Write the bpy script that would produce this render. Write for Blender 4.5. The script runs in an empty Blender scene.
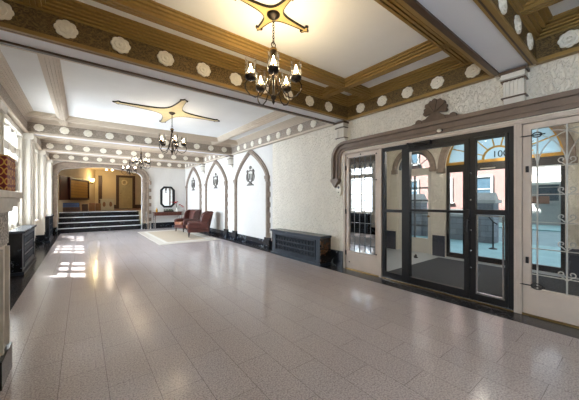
import bpy, bmesh, math, random
from math import sin, cos, pi, radians as R, atan2, sqrt
from mathutils import Vector, Matrix
random.seed(7)
S = bpy.context.scene
COL = S.collection

# ------------------------------------------------------------------ camera
cam_d = bpy.data.cameras.new('camera')
cam_d.sensor_width = 36.0
cam_d.lens = 271.6 * 36 / 579
cam_d.clip_start = 0.05
cam_d.clip_end = 400
cam = bpy.data.objects.new('camera', cam_d)
cam.location = (0, 0, 1.5)
cam.rotation_euler = (R(90), 0, R(-37.38))
COL.objects.link(cam)
S.camera = cam

# ------------------------------------------------------------------ world
W = bpy.data.worlds.new('sky')
S.world = W
W.use_nodes = True
bg = W.node_tree.nodes['Background']
bg.inputs[0].default_value = (0.72, 0.87, 1.0, 1)
bg.inputs[1].default_value = 1.0

# ------------------------------------------------------------------ sun
sd = bpy.data.lights.new('sun', 'SUN')
sd.energy = 24
sd.color = (1.0, 0.97, 0.92)
sd.angle = R(0.6)
so = bpy.data.objects.new('sun', sd)
so.rotation_euler = Vector((0.59, -0.44, -1)).to_track_quat('-Z', 'Y').to_euler()
COL.objects.link(so)


def area(name, loc, direction, sx, sy, power, color):
    d = bpy.data.lights.new(name, 'AREA')
    d.shape = 'RECTANGLE'
    d.size, d.size_y = sx, sy
    d.energy = power
    d.color = color
    o = bpy.data.objects.new(name, d)
    o.location = loc
    o.rotation_euler = Vector(direction).to_track_quat('-Z', 'Z').to_euler()
    COL.objects.link(o)


WIN = [(-0.9, 0.95), (8.45, 0.95), (11.45, 0.95), (14.3, 0.95)]   # left-wall windows: centre, half width; first is unseen, added to light near bays
WIN_P = [130, 245, 290, 260]
for (wy, hw), pw in zip(WIN, WIN_P):
    area('window_daylight', (-1.75, wy, 2.0), (1, 0, -0.12), 2.4, 2.0, pw, (0.80, 0.90, 1.0))

S.view_settings.view_transform = 'Standard'
S.view_settings.look = 'None'
S.view_settings.gamma = 1.0
S.view_settings.use_curve_mapping = False
S.view_settings.exposure = 0.95
S.cycles.use_denoising = True
S.cycles.max_bounces = 10
S.cycles.diffuse_bounces = 6
S.cycles.transparent_max_bounces = 24
S.cycles.sample_clamp_indirect = 8.0


# ------------------------------------------------------------------ materials
def lin(c):
    out = []
    for v in c:
        v = v / 255
        out.append(v / 12.92 if v <= 0.04045 else ((v + 0.055) / 1.055) ** 2.4)
    return tuple(out) + (1,)


def base_mat(name):
    m = bpy.data.materials.new(name)
    m.use_nodes = True
    nt = m.node_tree
    return m, nt, nt.nodes['Principled BSDF']


def coords(nt, scale=(1, 1, 1), rot=(0, 0, 0), loc=(0, 0, 0)):
    tc = nt.nodes.new('ShaderNodeTexCoord')
    mp = nt.nodes.new('ShaderNodeMapping')
    mp.inputs['Scale'].default_value = scale
    mp.inputs['Rotation'].default_value = rot
    mp.inputs['Location'].default_value = loc
    nt.links.new(tc.outputs['Object'], mp.inputs['Vector'])
    return mp.outputs['Vector']


def noise(nt, vec, scale, detail=3, rough=0.5, dist=0.0):
    n = nt.nodes.new('ShaderNodeTexNoise')
    n.inputs['Scale'].default_value = scale
    n.inputs['Detail'].default_value = detail
    n.inputs['Roughness'].default_value = rough
    n.inputs['Distortion'].default_value = dist
    nt.links.new(vec, n.inputs['Vector'])
    return n.outputs['Fac']


def ramp(nt, fac, stops):
    r = nt.nodes.new('ShaderNodeValToRGB')
    el = r.color_ramp.elements
    while len(el) < len(stops):
        el.new(0.5)
    for e, (p, c) in zip(el, stops):
        e.position = p
        e.color = c
    nt.links.new(fac, r.inputs['Fac'])
    return r.outputs['Color']


def bump(nt, b, h, strength, dist):
    n = nt.nodes.new('ShaderNodeBump')
    n.inputs['Strength'].default_value = strength
    n.inputs['Distance'].default_value = dist
    nt.links.new(h, n.inputs['Height'])
    nt.links.new(n.outputs['Normal'], b.inputs['Normal'])


def mat(name, c, rough=0.6, metal=0.0, var=0.12, scale=8, stretch=(1, 1, 1), bmp=0.0, bscale=None, spec=None, dist=0.0):
    m, nt, b = base_mat(name)
    c0 = lin(c)
    b.inputs['Roughness'].default_value = rough
    b.inputs['Metallic'].default_value = metal
    if spec is not None:
        b.inputs['Specular IOR Level'].default_value = spec
    v = coords(nt, stretch)
    f = noise(nt, v, scale, 4, 0.55, dist)
    lo = tuple(x * (1 - var) for x in c0[:3]) + (1,)
    hi = tuple(min(1, x * (1 + var)) for x in c0[:3]) + (1,)
    nt.links.new(ramp(nt, f, [(0.3, lo), (0.7, hi)]), b.inputs['Base Color'])
    if bmp:
        g = noise(nt, v, bscale or scale * 4, 4, 0.6)
        bump(nt, b, g, bmp, 0.02)
    return m


def stucco(name, c, scale, strength, d):
    m, nt, b = base_mat(name)
    b.inputs['Roughness'].default_value = 0.75
    b.inputs['Specular IOR Level'].default_value = 0.25
    v = coords(nt, (1, 1.25, 0.6), (R(38), 0, 0))
    n1 = noise(nt, v, scale, 3, 0.55, 0.7)
    n2 = noise(nt, v, scale * 0.12, 3)
    c0 = lin(c)
    lo = tuple(x * 0.93 for x in c0[:3]) + (1,)
    nt.links.new(ramp(nt, n2, [(0.35, lo), (0.65, c0)]), b.inputs['Base Color'])
    r = ramp(nt, n1, [(0.40, (0, 0, 0, 1)), (0.60, (1, 1, 1, 1))])
    bump(nt, b, r, strength, d)
    return m


def terrazzo():
    m, nt, b = base_mat('terrazzo_tiles')
    tc = nt.nodes.new('ShaderNodeTexCoord')
    sx = nt.nodes.new('ShaderNodeSeparateXYZ')
    nt.links.new(tc.outputs['Object'], sx.inputs[0])
    ax = nt.nodes.new('ShaderNodeMath'); ax.operation = 'ADD'; ax.inputs[1].default_value = 0.148 + 0.317 * 20
    ay = nt.nodes.new('ShaderNodeMath'); ay.operation = 'ADD'; ay.inputs[1].default_value = -2.25 + 0.355 + 0.71 * 20
    nt.links.new(sx.outputs['X'], ax.inputs[0])
    nt.links.new(sx.outputs['Y'], ay.inputs[0])
    cb = nt.nodes.new('ShaderNodeCombineXYZ')
    nt.links.new(ay.outputs[0], cb.inputs[0])
    nt.links.new(ax.outputs[0], cb.inputs[1])
    br = nt.nodes.new('ShaderNodeTexBrick')
    br.offset = 0.5
    br.inputs['Scale'].default_value = 1
    br.inputs['Brick Width'].default_value = 0.71
    br.inputs['Row Height'].default_value = 0.317
    br.inputs['Mortar Size'].default_value = 0.0024
    br.inputs['Mortar Smooth'].default_value = 0.1
    br.inputs['Bias'].default_value = 0
    br.inputs['Color1'].default_value = lin((196, 188, 189))
    br.inputs['Color2'].default_value = lin((191, 183, 184))
    br.inputs['Mortar'].default_value = lin((146, 138, 138))
    nt.links.new(cb.outputs[0], br.inputs['Vector'])
    vo = nt.nodes.new('ShaderNodeTexVoronoi')
    vo.inputs['Scale'].default_value = 62
    nt.links.new(tc.outputs['Object'], vo.inputs['Vector'])
    sp = ramp(nt, vo.outputs['Distance'], [(0.10, (0.55, 0.53, 0.52, 1)), (0.30, (1, 1, 1, 1))])
    n = noise(nt, tc.outputs['Object'], 75, 3)
    sp2 = ramp(nt, n, [(0.38, (0.72, 0.70, 0.69, 1)), (0.58, (1.12, 1.1, 1.08, 1))])
    mx = nt.nodes.new('ShaderNodeMixRGB'); mx.blend_type = 'MULTIPLY'; mx.inputs[0].default_value = 0.9
    nt.links.new(br.outputs['Color'], mx.inputs[1]); nt.links.new(sp, mx.inputs[2])
    mx2 = nt.nodes.new('ShaderNodeMixRGB'); mx2.blend_type = 'MULTIPLY'; mx2.inputs[0].default_value = 0.95
    nt.links.new(mx.outputs[0], mx2.inputs[1]); nt.links.new(sp2, mx2.inputs[2])
    nt.links.new(mx2.outputs[0], b.inputs['Base Color'])
    b.inputs['Roughness'].default_value = 0.17
    b.inputs['Specular IOR Level'].default_value = 0.32
    h = noise(nt, tc.outputs['Object'], 3.5, 2)
    bump(nt, b, h, 0.05, 0.02)
    return m


def marble(name, c, vein, rough=0.15, scale=3, amount=0.60):
    m, nt, b = base_mat(name)
    v = coords(nt)
    n = noise(nt, v, scale, 6, 0.65, 1.5)
    nt.links.new(ramp(nt, n, [(0.0, lin(c)), (amount, lin(c)), (amount + 0.04, lin(vein)), (amount + 0.09, lin(c))]), b.inputs['Base Color'])
    b.inputs['Roughness'].default_value = rough
    return m


def carved(name, c, c2):
    m, nt, b = base_mat(name)
    v = coords(nt, (1, 1, 1.4))
    w = nt.nodes.new('ShaderNodeTexVoronoi'); w.inputs['Scale'].default_value = 22
    nt.links.new(v, w.inputs['Vector'])
    n = noise(nt, v, 18, 3, 0.5, 2.5)
    nt.links.new(ramp(nt, n, [(0.42, lin(c)), (0.6, lin(c2))]), b.inputs['Base Color'])
    b.inputs['Roughness'].default_value = 0.55
    bump(nt, b, n, 0.8, 0.02)
    return m


def glass(name, tint=(1, 1, 1), refl=1.0, rough=0.0, boost=0.0):
    m = bpy.data.materials.new(name)
    m.use_nodes = True
    nt = m.node_tree
    nt.nodes.remove(nt.nodes['Principled BSDF'])
    out = nt.nodes['Material Output']
    t = nt.nodes.new('ShaderNodeBsdfTransparent'); t.inputs[0].default_value = tuple(tint) + (1,)
    g = nt.nodes.new('ShaderNodeBsdfGlossy'); g.inputs['Roughness'].default_value = rough
    fr = nt.nodes.new('ShaderNodeFresnel'); fr.inputs['IOR'].default_value = 1.45
    ma = nt.nodes.new('ShaderNodeMath'); ma.operation = 'MULTIPLY_ADD'
    ma.inputs[1].default_value = refl; ma.inputs[2].default_value = boost
    ma.use_clamp = True
    nt.links.new(fr.outputs[0], ma.inputs[0])
    mx = nt.nodes.new('ShaderNodeMixShader')
    nt.links.new(ma.outputs[0], mx.inputs[0])
    nt.links.new(t.outputs[0], mx.inputs[1]); nt.links.new(g.outputs[0], mx.inputs[2])
    nt.links.new(mx.outputs[0], out.inputs['Surface'])
    return m


def emit(name, c, s):
    m, nt, b = base_mat(name)
    b.inputs['Base Color'].default_value = tuple(c) + (1,)
    b.inputs['Emission Color'].default_value = tuple(c) + (1,)
    b.inputs['Emission Strength'].default_value = s
    m.cycles.emission_sampling = 'NONE'
    return m


def brick(name, c1, c2, mortar, w=0.22, h=0.075):
    m, nt, b = base_mat(name)
    v = coords(nt, (1, 1, 1), (R(90), 0, R(90)))
    br = nt.nodes.new('ShaderNodeTexBrick')
    br.inputs['Scale'].default_value = 1
    br.inputs['Brick Width'].default_value = w
    br.inputs['Row Height'].default_value = h
    br.inputs['Mortar Size'].default_value = 0.008
    br.inputs['Color1'].default_value = lin(c1); br.inputs['Color2'].default_value = lin(c2)
    br.inputs['Mortar'].default_value = lin(mortar)
    tc = nt.nodes.new('ShaderNodeTexCoord'); sp = nt.nodes.new('ShaderNodeSeparateXYZ'); cb = nt.nodes.new('ShaderNodeCombineXYZ')
    ad = nt.nodes.new('ShaderNodeMath'); ad.operation = 'ADD'
    nt.links.new(tc.outputs['Object'], sp.inputs[0])
    nt.links.new(sp.outputs['X'], ad.inputs[0]); nt.links.new(sp.outputs['Y'], ad.inputs[1])
    nt.links.new(ad.outputs[0], cb.inputs[0]); nt.links.new(sp.outputs['Z'], cb.inputs[1])
    nt.links.new(cb.outputs[0], br.inputs['Vector'])
    nt.links.new(br.outputs['Color'], b.inputs['Base Color'])
    b.inputs['Roughness'].default_value = 0.85
    return m


def tapestry():
    m, nt, b = base_mat('red_gold_brocade')
    v = coords(nt, (1, 1, 1))
    vo = nt.nodes.new('ShaderNodeTexVoronoi'); vo.inputs['Scale'].default_value = 13; vo.inputs['Randomness'].default_value = 0.15
    nt.links.new(v, vo.inputs['Vector'])
    g = lin((205, 160, 70)); r = lin((120, 14, 22)); d = lin((70, 8, 14))
    nt.links.new(ramp(nt, vo.outputs['Distance'], [(0.0, d), (0.10, d), (0.14, r), (0.36, r), (0.40, g), (0.46, g), (0.50, r), (0.8, d)]), b.inputs['Base Color'])
    b.inputs['Roughness'].default_value = 0.6
    return m


M = {}
M['plaster'] = mat('ceiling_plaster', (236, 236, 234), 0.8, var=0.03, scale=1.5, spec=0.2)
M['white'] = mat('white_paint', (222, 216, 205), 0.55, var=0.05, scale=3)
M['smooth'] = stucco('smooth_wall_plaster', (218, 215, 210), 9, 0.25, 0.008)
M['stucco'] = stucco('trowelled_stucco', (240, 233, 219), 20, 0.8, 0.022)
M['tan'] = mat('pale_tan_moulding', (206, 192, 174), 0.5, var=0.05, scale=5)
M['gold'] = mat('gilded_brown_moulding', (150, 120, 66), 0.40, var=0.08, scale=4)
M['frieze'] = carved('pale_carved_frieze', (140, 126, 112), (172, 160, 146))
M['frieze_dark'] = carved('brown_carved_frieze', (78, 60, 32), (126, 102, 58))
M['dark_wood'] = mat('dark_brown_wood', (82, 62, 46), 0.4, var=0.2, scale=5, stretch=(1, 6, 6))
M['soffit'] = mat('pale_soffit', (226, 226, 230), 0.6, var=0.03, scale=2)
M['rosette'] = mat('cream_rosette', (238, 232, 218), 0.6, var=0.08, scale=20)
M['floor'] = terrazzo()
M['blackmarble'] = marble('black_marble', (24, 28, 36), (120, 130, 138), 0.16)
M['border'] = marble('dark_border_terrazzo', (48, 46, 50), (88, 86, 88), 0.2, 9, 0.55)
M['dado'] = marble('slate_dado_marble', (62, 66, 78), (100, 106, 116), 0.3)
M['step'] = marble('black_step_marble', (20, 22, 28), (60, 66, 76), 0.2)
M['nosing'] = mat('pale_step_nosing', (205, 205, 208), 0.35, var=0.05)
M['stone'] = mat('taupe_stone_trim', (142, 126, 112), 0.65, var=0.18, scale=10, bmp=0.25)
M['paint_door'] = mat('beige_door_paint', (200, 185, 172), 0.45, var=0.06, scale=4)
M['hood'] = mat('brown_hood_paint', (122, 104, 90), 0.5, var=0.15, scale=6)
M['shell'] = mat('dark_shell_paint', (96, 78, 64), 0.55, var=0.2, scale=20)
M['black'] = mat('black_metal_frame', (17, 16, 18), 0.45, metal=0.0, var=0.1)
M['iron'] = mat('wrought_iron', (52, 50, 50), 0.4, metal=0.6, var=0.2)
M['crest'] = mat('grey_bronze', (112, 106, 100), 0.5, metal=0.1, var=0.15)
M['iron_pale'] = mat('pale_wrought_iron', (196, 194, 188), 0.4, metal=0.4, var=0.12)
M['lead'] = mat('lead_came', (92, 96, 100), 0.5, metal=0.5)
M['chrome'] = mat('brushed_steel', (205, 205, 205), 0.25, metal=0.9, var=0.05)
M['bronze'] = mat('dark_bronze', (46, 38, 32), 0.35, metal=0.7, var=0.2)
M['brass'] = mat('aged_brass', (150, 120, 70), 0.35, metal=0.8, var=0.15)
M['glass'] = glass('clear_glass')
M['shade'] = glass('lamp_glass', (0.98, 0.97, 0.95), 1.0, 0.12, 0.07)
M['mirrorglass'] = glass('dark_leaded_glass', (0.10, 0.13, 0.15), 1.0, 0.0, 0.42)
def milky(name, c, tint):
    m = bpy.data.materials.new(name); m.use_nodes = True
    nt = m.node_tree; nt.nodes.remove(nt.nodes['Principled BSDF'])
    t = nt.nodes.new('ShaderNodeBsdfTranslucent'); t.inputs[0].default_value = lin(c)
    p = nt.nodes.new('ShaderNodeBsdfTransparent'); p.inputs[0].default_value = lin(tint)
    mx = nt.nodes.new('ShaderNodeMixShader'); mx.inputs[0].default_value = 0.72
    nt.links.new(p.outputs[0], mx.inputs[1]); nt.links.new(t.outputs[0], mx.inputs[2])
    nt.links.new(mx.outputs[0], nt.nodes['Material Output'].inputs['Surface'])
    return m


M['fanglass'] = milky('pale_blue_fan_glass', (222, 236, 242), (206, 226, 234))
M['pane'] = glass('window_pane', (0.96, 0.98, 1.0), 0.6)
M['bulb'] = emit('lit_bulb', (1.0, 0.88, 0.68), 11)
M['gilt'] = mat('gold_paint', (196, 150, 62), 0.35, metal=0.35, var=0.15)
M['medal'] = mat('cream_medallion', (214, 196, 150), 0.55, var=0.1, scale=6)
M['medal_gold'] = mat('golden_medallion', (196, 172, 112), 0.5, var=0.12, scale=6)
M['radiator'] = mat('slate_black_metal', (40, 50, 62), 0.4, metal=0.3, var=0.2)
M['radtop'] = marble('radiator_top_slab', (58, 64, 72), (120, 126, 132), 0.25)
M['radside'] = marble('brown_black_marble', (34, 28, 26), (130, 90, 60), 0.2, 5, 0.55)
M['void'] = mat('deep_recess', (8, 8, 10), 0.8, var=0.05)
M['leather'] = mat('brown_leather', (84, 46, 40), 0.38, var=0.28, scale=9, bmp=0.15)
M['leather2'] = mat('tan_seat_leather', (142, 92, 66), 0.42, var=0.2, scale=9, bmp=0.15)
M['darkleg'] = mat('dark_chair_leg', (34, 22, 18), 0.4)
M['rug'] = mat('cream_rug', (196, 188, 178), 0.95, var=0.08, scale=40, bmp=0.3)
M['rugband'] = mat('pale_rug_band', (208, 204, 198), 0.95, var=0.05, scale=40)
M['rugfield'] = mat('sand_rug_field', (188, 174, 154), 0.95, var=0.1, scale=40, bmp=0.3)
M['redwood'] = mat('red_brown_wood', (96, 52, 40), 0.35, var=0.25, scale=6, stretch=(1, 8, 8))
M['mirror'] = mat('mirror_glass', (235, 238, 240), 0.02, metal=1.0, var=0.0)
M['petal'] = mat('red_petals', (178, 22, 34), 0.6)
M['leaf'] = mat('green_leaves', (52, 86, 40), 0.6, var=0.3, scale=20)
M['leaf2'] = mat('outdoor_foliage', (70, 118, 78), 0.7, var=0.4, scale=12)
M['soil'] = mat('black_trough', (30, 32, 30), 0.6)
M['ceramic'] = mat('white_ceramic', (225, 225, 222), 0.25, var=0.03)
M['amber'] = mat('amber_bottle', (190, 140, 30), 0.25, var=0.1)
M['ochre'] = mat('ochre_wall', (200, 180, 146), 0.8, var=0.06, scale=2)
M['alcove_floor'] = mat('brown_tile', (110, 74, 52), 0.35, var=0.2, scale=4)
M['mahogany'] = mat('dark_mahogany', (62, 24, 20), 0.4, var=0.2, scale=5)
M['mail'] = mat('brass_mailbox', (186, 146, 72), 0.35, metal=0.55, var=0.12, scale=14)
M['door_wood'] = mat('brown_door_frame', (74, 52, 38), 0.45, var=0.2)
M['door_pane'] = mat('tan_door_leaf', (176, 160, 118), 0.35, var=0.1)
M['card'] = mat('brown_cardboard', (150, 104, 64), 0.8, var=0.1)
M['card2'] = mat('dark_brown_carton', (86, 62, 46), 0.8, var=0.1)
M['cream_box'] = mat('cream_cabinet', (206, 190, 150), 0.6, var=0.06)
M['blue'] = mat('blue_fabric', (58, 78, 118), 0.7, var=0.1)
M['tapestry'] = tapestry()
M['silver'] = mat('silver_filigree', (206, 206, 204), 0.3, metal=0.5, var=0.1)
M['mantel'] = mat('pale_mantel_stone', (196, 190, 182), 0.5, var=0.12, scale=8)
M['mantel_carved'] = carved('mantel_carving', (110, 106, 102), (190, 186, 180))
M['firebox'] = mat('soot_black', (16, 15, 15), 0.7)
M['mat'] = mat('charcoal_doormat', (52, 56, 62), 0.9, var=0.35, scale=30, bmp=0.4)
M['vest_floor'] = mat('pale_vestibule_terrazzo', (176, 182, 186), 0.3, var=0.12, scale=60)
M['pavement'] = mat('teal_grey_pavement', (138, 172, 174), 0.85, var=0.1, scale=2)
M['street'] = mat('asphalt_street', (122, 146, 150), 0.85, var=0.1, scale=2)
M['brick'] = brick('pink_brick', (120, 84, 78), (106, 72, 68), (136, 128, 122))
M['greystone'] = brick('grey_stone_blocks', (128, 132, 138), (108, 112, 118), (90, 92, 96), 0.5, 0.22)
M['limestone'] = mat('pale_limestone', (166, 166, 162), 0.8, var=0.06)
M['winglass'] = mat('street_window_glass', (60, 80, 92), 0.1, var=0.2)
M['trunk'] = mat('bark', (78, 62, 50), 0.9, var=0.3, scale=10)
M['plastic'] = mat('ivory_plastic', (226, 220, 204), 0.4, var=0.03)
M['paper'] = mat('brown_notice', (120, 98, 88), 0.6)
M['rubber'] = mat('black_rubber', (20, 20, 22), 0.6)


# ------------------------------------------------------------------ mesh helpers
class MB:
    def __init__(self):
        self.bm = bmesh.new()

    def face(self, pts):
        vs = [self.bm.verts.new(p) for p in pts]
        return self.bm.faces.new(vs)

    def box(self, x0, x1, y0, y1, z0, z1):
        v = [self.bm.verts.new((x, y, z)) for z in (z0, z1) for y in (y0, y1) for x in (x0, x1)]
        for f in ((0, 2, 3, 1), (4, 5, 7, 6), (0, 1, 5, 4), (2, 6, 7, 3), (0, 4, 6, 2), (1, 3, 7, 5)):
            self.bm.faces.new([v[i] for i in f])
        return self

    def prism(self, poly, to3, a, b):
        n = len(poly)
        A = [self.bm.verts.new(to3(p, a)) for p in poly]
        B = [self.bm.verts.new(to3(p, b)) for p in poly]
        self.bm.faces.new(A); self.bm.faces.new(B[::-1])
        for i in range(n):
            j = (i + 1) % n
            self.bm.faces.new([A[i], B[i], B[j], A[j]])
        return self

    def sweep(self, path, w0, w1, to3, a, b, closed=False):
        """rectangular section swept along a 2-D path; w0..w1 offsets along the left normal, a..b depth"""
        n = len(path)
        rings = []
        for i, p in enumerate(path):
            if closed:
                q, r = path[(i - 1) % n], path[(i + 1) % n]
            else:
                q, r = path[max(0, i - 1)], path[min(n - 1, i + 1)]
            d1 = Vector((p[0] - q[0], p[1] - q[1])); d2 = Vector((r[0] - p[0], r[1] - p[1]))
            if d1.length < 1e-9: d1 = d2
            if d2.length < 1e-9: d2 = d1
            d1.normalize(); d2.normalize()
            t = d1 + d2
            t.normalize()
            nrm = Vector((-t.y, t.x))
            k = 1 / max(0.4, nrm.dot(Vector((-d1.y, d1.x))))
            ring = []
            for w, d in ((w0, a), (w1, a), (w1, b), (w0, b)):
                ring.append(self.bm.verts.new(to3((p[0] + nrm.x * w * k, p[1] + nrm.y * w * k), d)))
            rings.append(ring)
        m = n if closed else n - 1
        for i in range(m):
            A, B = rings[i], rings[(i + 1) % n]
            for j in range(4):
                self.bm.faces.new([A[j], A[(j + 1) % 4], B[(j + 1) % 4], B[j]])
        if not closed:
            self.bm.faces.new(rings[0]); self.bm.faces.new(rings[-1][::-1])
        return self

    def tube(self, pts, r, n=8, closed=False):
        pts = [Vector(p) for p in pts]
        m = len(pts)
        rings = []
        up = Vector((0, 0, 1))
        ref = None
        for i, p in enumerate(pts):
            a = pts[(i - 1) % m] if closed else pts[max(0, i - 1)]
            b = pts[(i + 1) % m] if closed else pts[min(m - 1, i + 1)]
            t = (b - a).normalized()
            if ref is None:
                ref = t.cross(up)
                if ref.length < 1e-3: ref = t.cross(Vector((1, 0, 0)))
            ref = (ref - t * ref.dot(t))
            if ref.length < 1e-5: ref = t.orthogonal()
            ref.normalize()
            s = t.cross(ref)
            rr = r[i] if isinstance(r, (list, tuple)) else r
            rings.append([self.bm.verts.new(p + (ref * cos(2 * pi * k / n) + s * sin(2 * pi * k / n)) * rr) for k in range(n)])
        for i in range(m if closed else m - 1):
            A, B = rings[i], rings[(i + 1) % m]
            for k in range(n):
                self.bm.faces.new([A[k], A[(k + 1) % n], B[(k + 1) % n], B[k]])
        if not closed:
            self.bm.faces.new(rings[0][::-1]); self.bm.faces.new(rings[-1])
        return self

    def lathe(self, prof, c=(0, 0, 0), n=20, frame=None):
        """prof: (r, h) pairs about an axis; frame maps (x, y, h)"""
        fr = frame or (lambda x, y, h: (c[0] + x, c[1] + y, c[2] + h))
        rings = [[self.bm.verts.new(fr(max(r, 1e-4) * cos(2 * pi * k / n), max(r, 1e-4) * sin(2 * pi * k / n), h)) for k in range(n)] for r, h in prof]
        for A, B in zip(rings, rings[1:]):
            for k in range(n):
                self.bm.faces.new([A[k], A[(k + 1) % n], B[(k + 1) % n], B[k]])
        self.bm.faces.new(rings[0][::-1]); self.bm.faces.new(rings[-1])
        return self

    def ball(self, c, r, sz=1.0, sub=2):
        bmesh.ops.create_icosphere(self.bm, subdivisions=sub, radius=r, matrix=Matrix.Translation(c) @ Matrix.Diagonal((1, 1, sz, 1)))
        return self

    def build(self, name, m, parent=None, smooth=False, bevel=0.0, seg=2, kind=None):
        bmesh.ops.recalc_face_normals(self.bm, faces=self.bm.faces)
        me = bpy.data.meshes.new(name)
        self.bm.to_mesh(me)
        self.bm.free()
        me.materials.append(M[m] if isinstance(m, str) else m)
        o = bpy.data.objects.new(name, me)
        COL.objects.link(o)
        if parent: o.parent = parent
        if smooth:
            for p in me.polygons: p.use_smooth = True
        if bevel:
            bv = o.modifiers.new('bevel', 'BEVEL'); bv.width = bevel; bv.segments = seg; bv.limit_method = 'ANGLE'
        if kind: o['kind'] = kind
        return o


def thing(name, label, cat, loc=(0, 0, 0), rz=0, group=None):
    o = bpy.data.objects.new(name, None)
    o.empty_display_size = 0.1
    COL.objects.link(o)
    o.location = loc
    o.rotation_euler = (0, 0, rz)
    o['label'] = label; o['category'] = cat
    if group: o['group'] = group
    return o


def tag(o, label, cat, group=None):
    o['label'] = label; o['category'] = cat
    if group: o['group'] = group
    return o


def struct(name):
    o = bpy.data.objects.new(name, None)
    COL.objects.link(o)
    o['kind'] = 'structure'
    return o


def dup(root, loc, rz=None, label=None, parent=None):
    c = root.copy(); COL.objects.link(c)
    if parent: c.parent = parent
    if loc is not None: c.location = loc
    if rz is not None: c.rotation_euler = (0, 0, rz)
    if label: c['label'] = label
    for ch in list(root.children):
        dup(ch, None, None, None, c)
    return c


YZ = lambda p, d: (d, p[0], p[1])       # 2-D (y, z), depth x
XZ = lambda p, d: (p[0], d, p[1])       # 2-D (x, z), depth y
XY = lambda p, d: (p[0], p[1], d)


def arc(cx, cy, r, a0, a1, n):
    return [(cx + r * cos(R(a0 + (a1 - a0) * i / n)), cy + r * sin(R(a0 + (a1 - a0) * i / n))) for i in range(n + 1)]


def pointed(yc, w, z0, zs, rise, n=14):
    """pointed-arch path, from the +y foot over the apex to the -y foot"""
    us = [1 - (k / n) ** 1.6 for k in range(n + 1)]
    half = [(u * w, zs + rise * (1 - u ** 1.2) ** 0.7) for u in us]
    return [(yc + w, z0)] + [(yc + y, z) for y, z in half] + [(yc - y, z) for y, z in half[-2::-1]] + [(yc - w, z0)]


# ------------------------------------------------------------------ room dimensions
XL, XR = -1.25, 4.62
YS, YN = -2.3, 15.7
FL, FR = -1.10, 4.50          # frieze faces
ZC, ZB = 3.62, 3.20           # ceiling, beam soffit
BEAMS = [(0.83, 1.27), (3.85, 4.27), (9.50, 9.95), (12.50, 12.95)]
BAYS = [(-2.18, 0.83), (1.27, 3.85), (4.27, 9.50), (9.95, 12.50), (12.95, 15.36)]

# floor
MB().box(-0.77, 4.26, YS, YN + 0.15, -0.1, 0).build('floor', 'floor', kind='structure')
MB().box(XL - 0.3, -0.77, YS, YN + 0.15, -0.1, 0).build('floor_border_left', 'border', kind='structure')
b = MB().box(4.26, XR + 0.3, YS, YN + 0.15, -0.1, 0)
b.build('floor_border_right', 'border', kind='structure')
# ceiling
MB().box(XL - 0.3, XR + 0.3, YS - 0.2, YN + 0.2, ZC, ZC + 0.15).build('ceiling', 'plaster', kind='structure')
# unseen storeys above the hall and vestibule, added to keep sun off the street
MB().box(XL - 0.3, 7.9, -30, 50, 4.0, 28).build('wall_upper_shade', 'limestone', kind='structure')
# walls
DO0, DO1, DOZ = 0.09, 4.05, 2.56      # entrance opening in the right wall
wr = MB()
wr.box(XR, XR + 0.3, YS, DO0, 0, ZC)
wr.box(XR, XR + 0.3, DO0, DO1, DOZ, ZC)
wr.box(XR, XR + 0.3, DO1, 6.9, 0, ZC)
wr.build('wall_right', 'stucco', kind='structure')
MB().box(XR, XR + 0.3, 6.9, YN + 0.3, 0, ZC).build('wall_right_smooth', 'smooth', kind='structure')
MB().box(XL - 0.3, XR + 0.3, YS - 0.2, YS, 0, ZC).build('wall_south', 'smooth', kind='structure')
wl = MB()
ys = YS
for wy, hw in WIN:
    wl.box(XL - 0.3, XL, ys, wy - hw, 0, ZC)
    wl.box(XL - 0.3, XL, wy - hw, wy + hw, 0, 0.86)
    wl.box(XL - 0.3, XL, wy - hw, wy + hw, 3.08, ZC)
    ys = wy + hw
wl.box(XL - 0.3, XL, ys, YN + 0.3, 0, ZC)
wl.build('wall_left', 'white', kind='structure')

# back wall with the flattened arch
AX0, AX1, AZS, AZA = -0.86, 2.46, 2.62, 3.06
axc = (AX0 + AX1) / 2
arch_path = [(AX1, 0.0)] + [(AX1, AZS)] + [(AX1 - 0.42 * (1 - cos(R(t))), AZS + 0.30 * sin(R(t))) for t in range(15, 91, 15)]
arch_path += [(axc + (AX1 - 0.42 - axc) * (1 - k), AZS + 0.30 + (AZA - AZS - 0.30) * (1 - (1 - k) ** 1.6)) for k in (0.25, 0.5, 0.75, 1.0)]
arch_path += [(2 * axc - x, z) for x, z in arch_path[-2::-1]]
wb = MB()
wb.box(XL, AX0, YN, YN + 0.3, 0, ZC)
wb.box(AX1, XR, YN, YN + 0.3, 0, ZC)
top = [p for p in arch_path if p[1] > 0.1]
for (xa, za), (xb, zb) in zip(top, top[1:]):
    if abs(xa - xb) < 1e-6: continue
    wb.prism([(xa, za), (xb, zb), (xb, ZC), (xa, ZC)], XZ, YN, YN + 0.3)
wb.build('wall_back', 'smooth', kind='structure')

# ------------------------------------------------------------------ mouldings, beams and coffers
def rosette_mb():
    r = MB()
    n = 64
    prof = [(1.0, 0.0), (1.0, 0.010), (0.9, 0.020), (0.62, 0.016), (0.55, 0.026), (0.25, 0.020), (0.12, 0.034)]
    rings = []
    for k_, h_ in prof:
        ring = []
        for i in range(n):
            a = 2 * pi * i / n
            rr = (0.088 + 0.010 * abs(cos(4 * a)) * (1 if k_ > 0.5 else 0.6)) * k_
            ring.append(r.bm.verts.new((rr * cos(a) * 1.08, -h_, rr * sin(a))))
        rings.append(ring)
    for A, B in zip(rings, rings[1:]):
        for i in range(n):
            r.bm.faces.new([A[i], A[(i + 1) % n], B[(i + 1) % n], B[i]])
    r.bm.faces.new(rings[-1]); r.bm.faces.new(rings[0][::-1])
    return r


ros_proto = None


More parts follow.
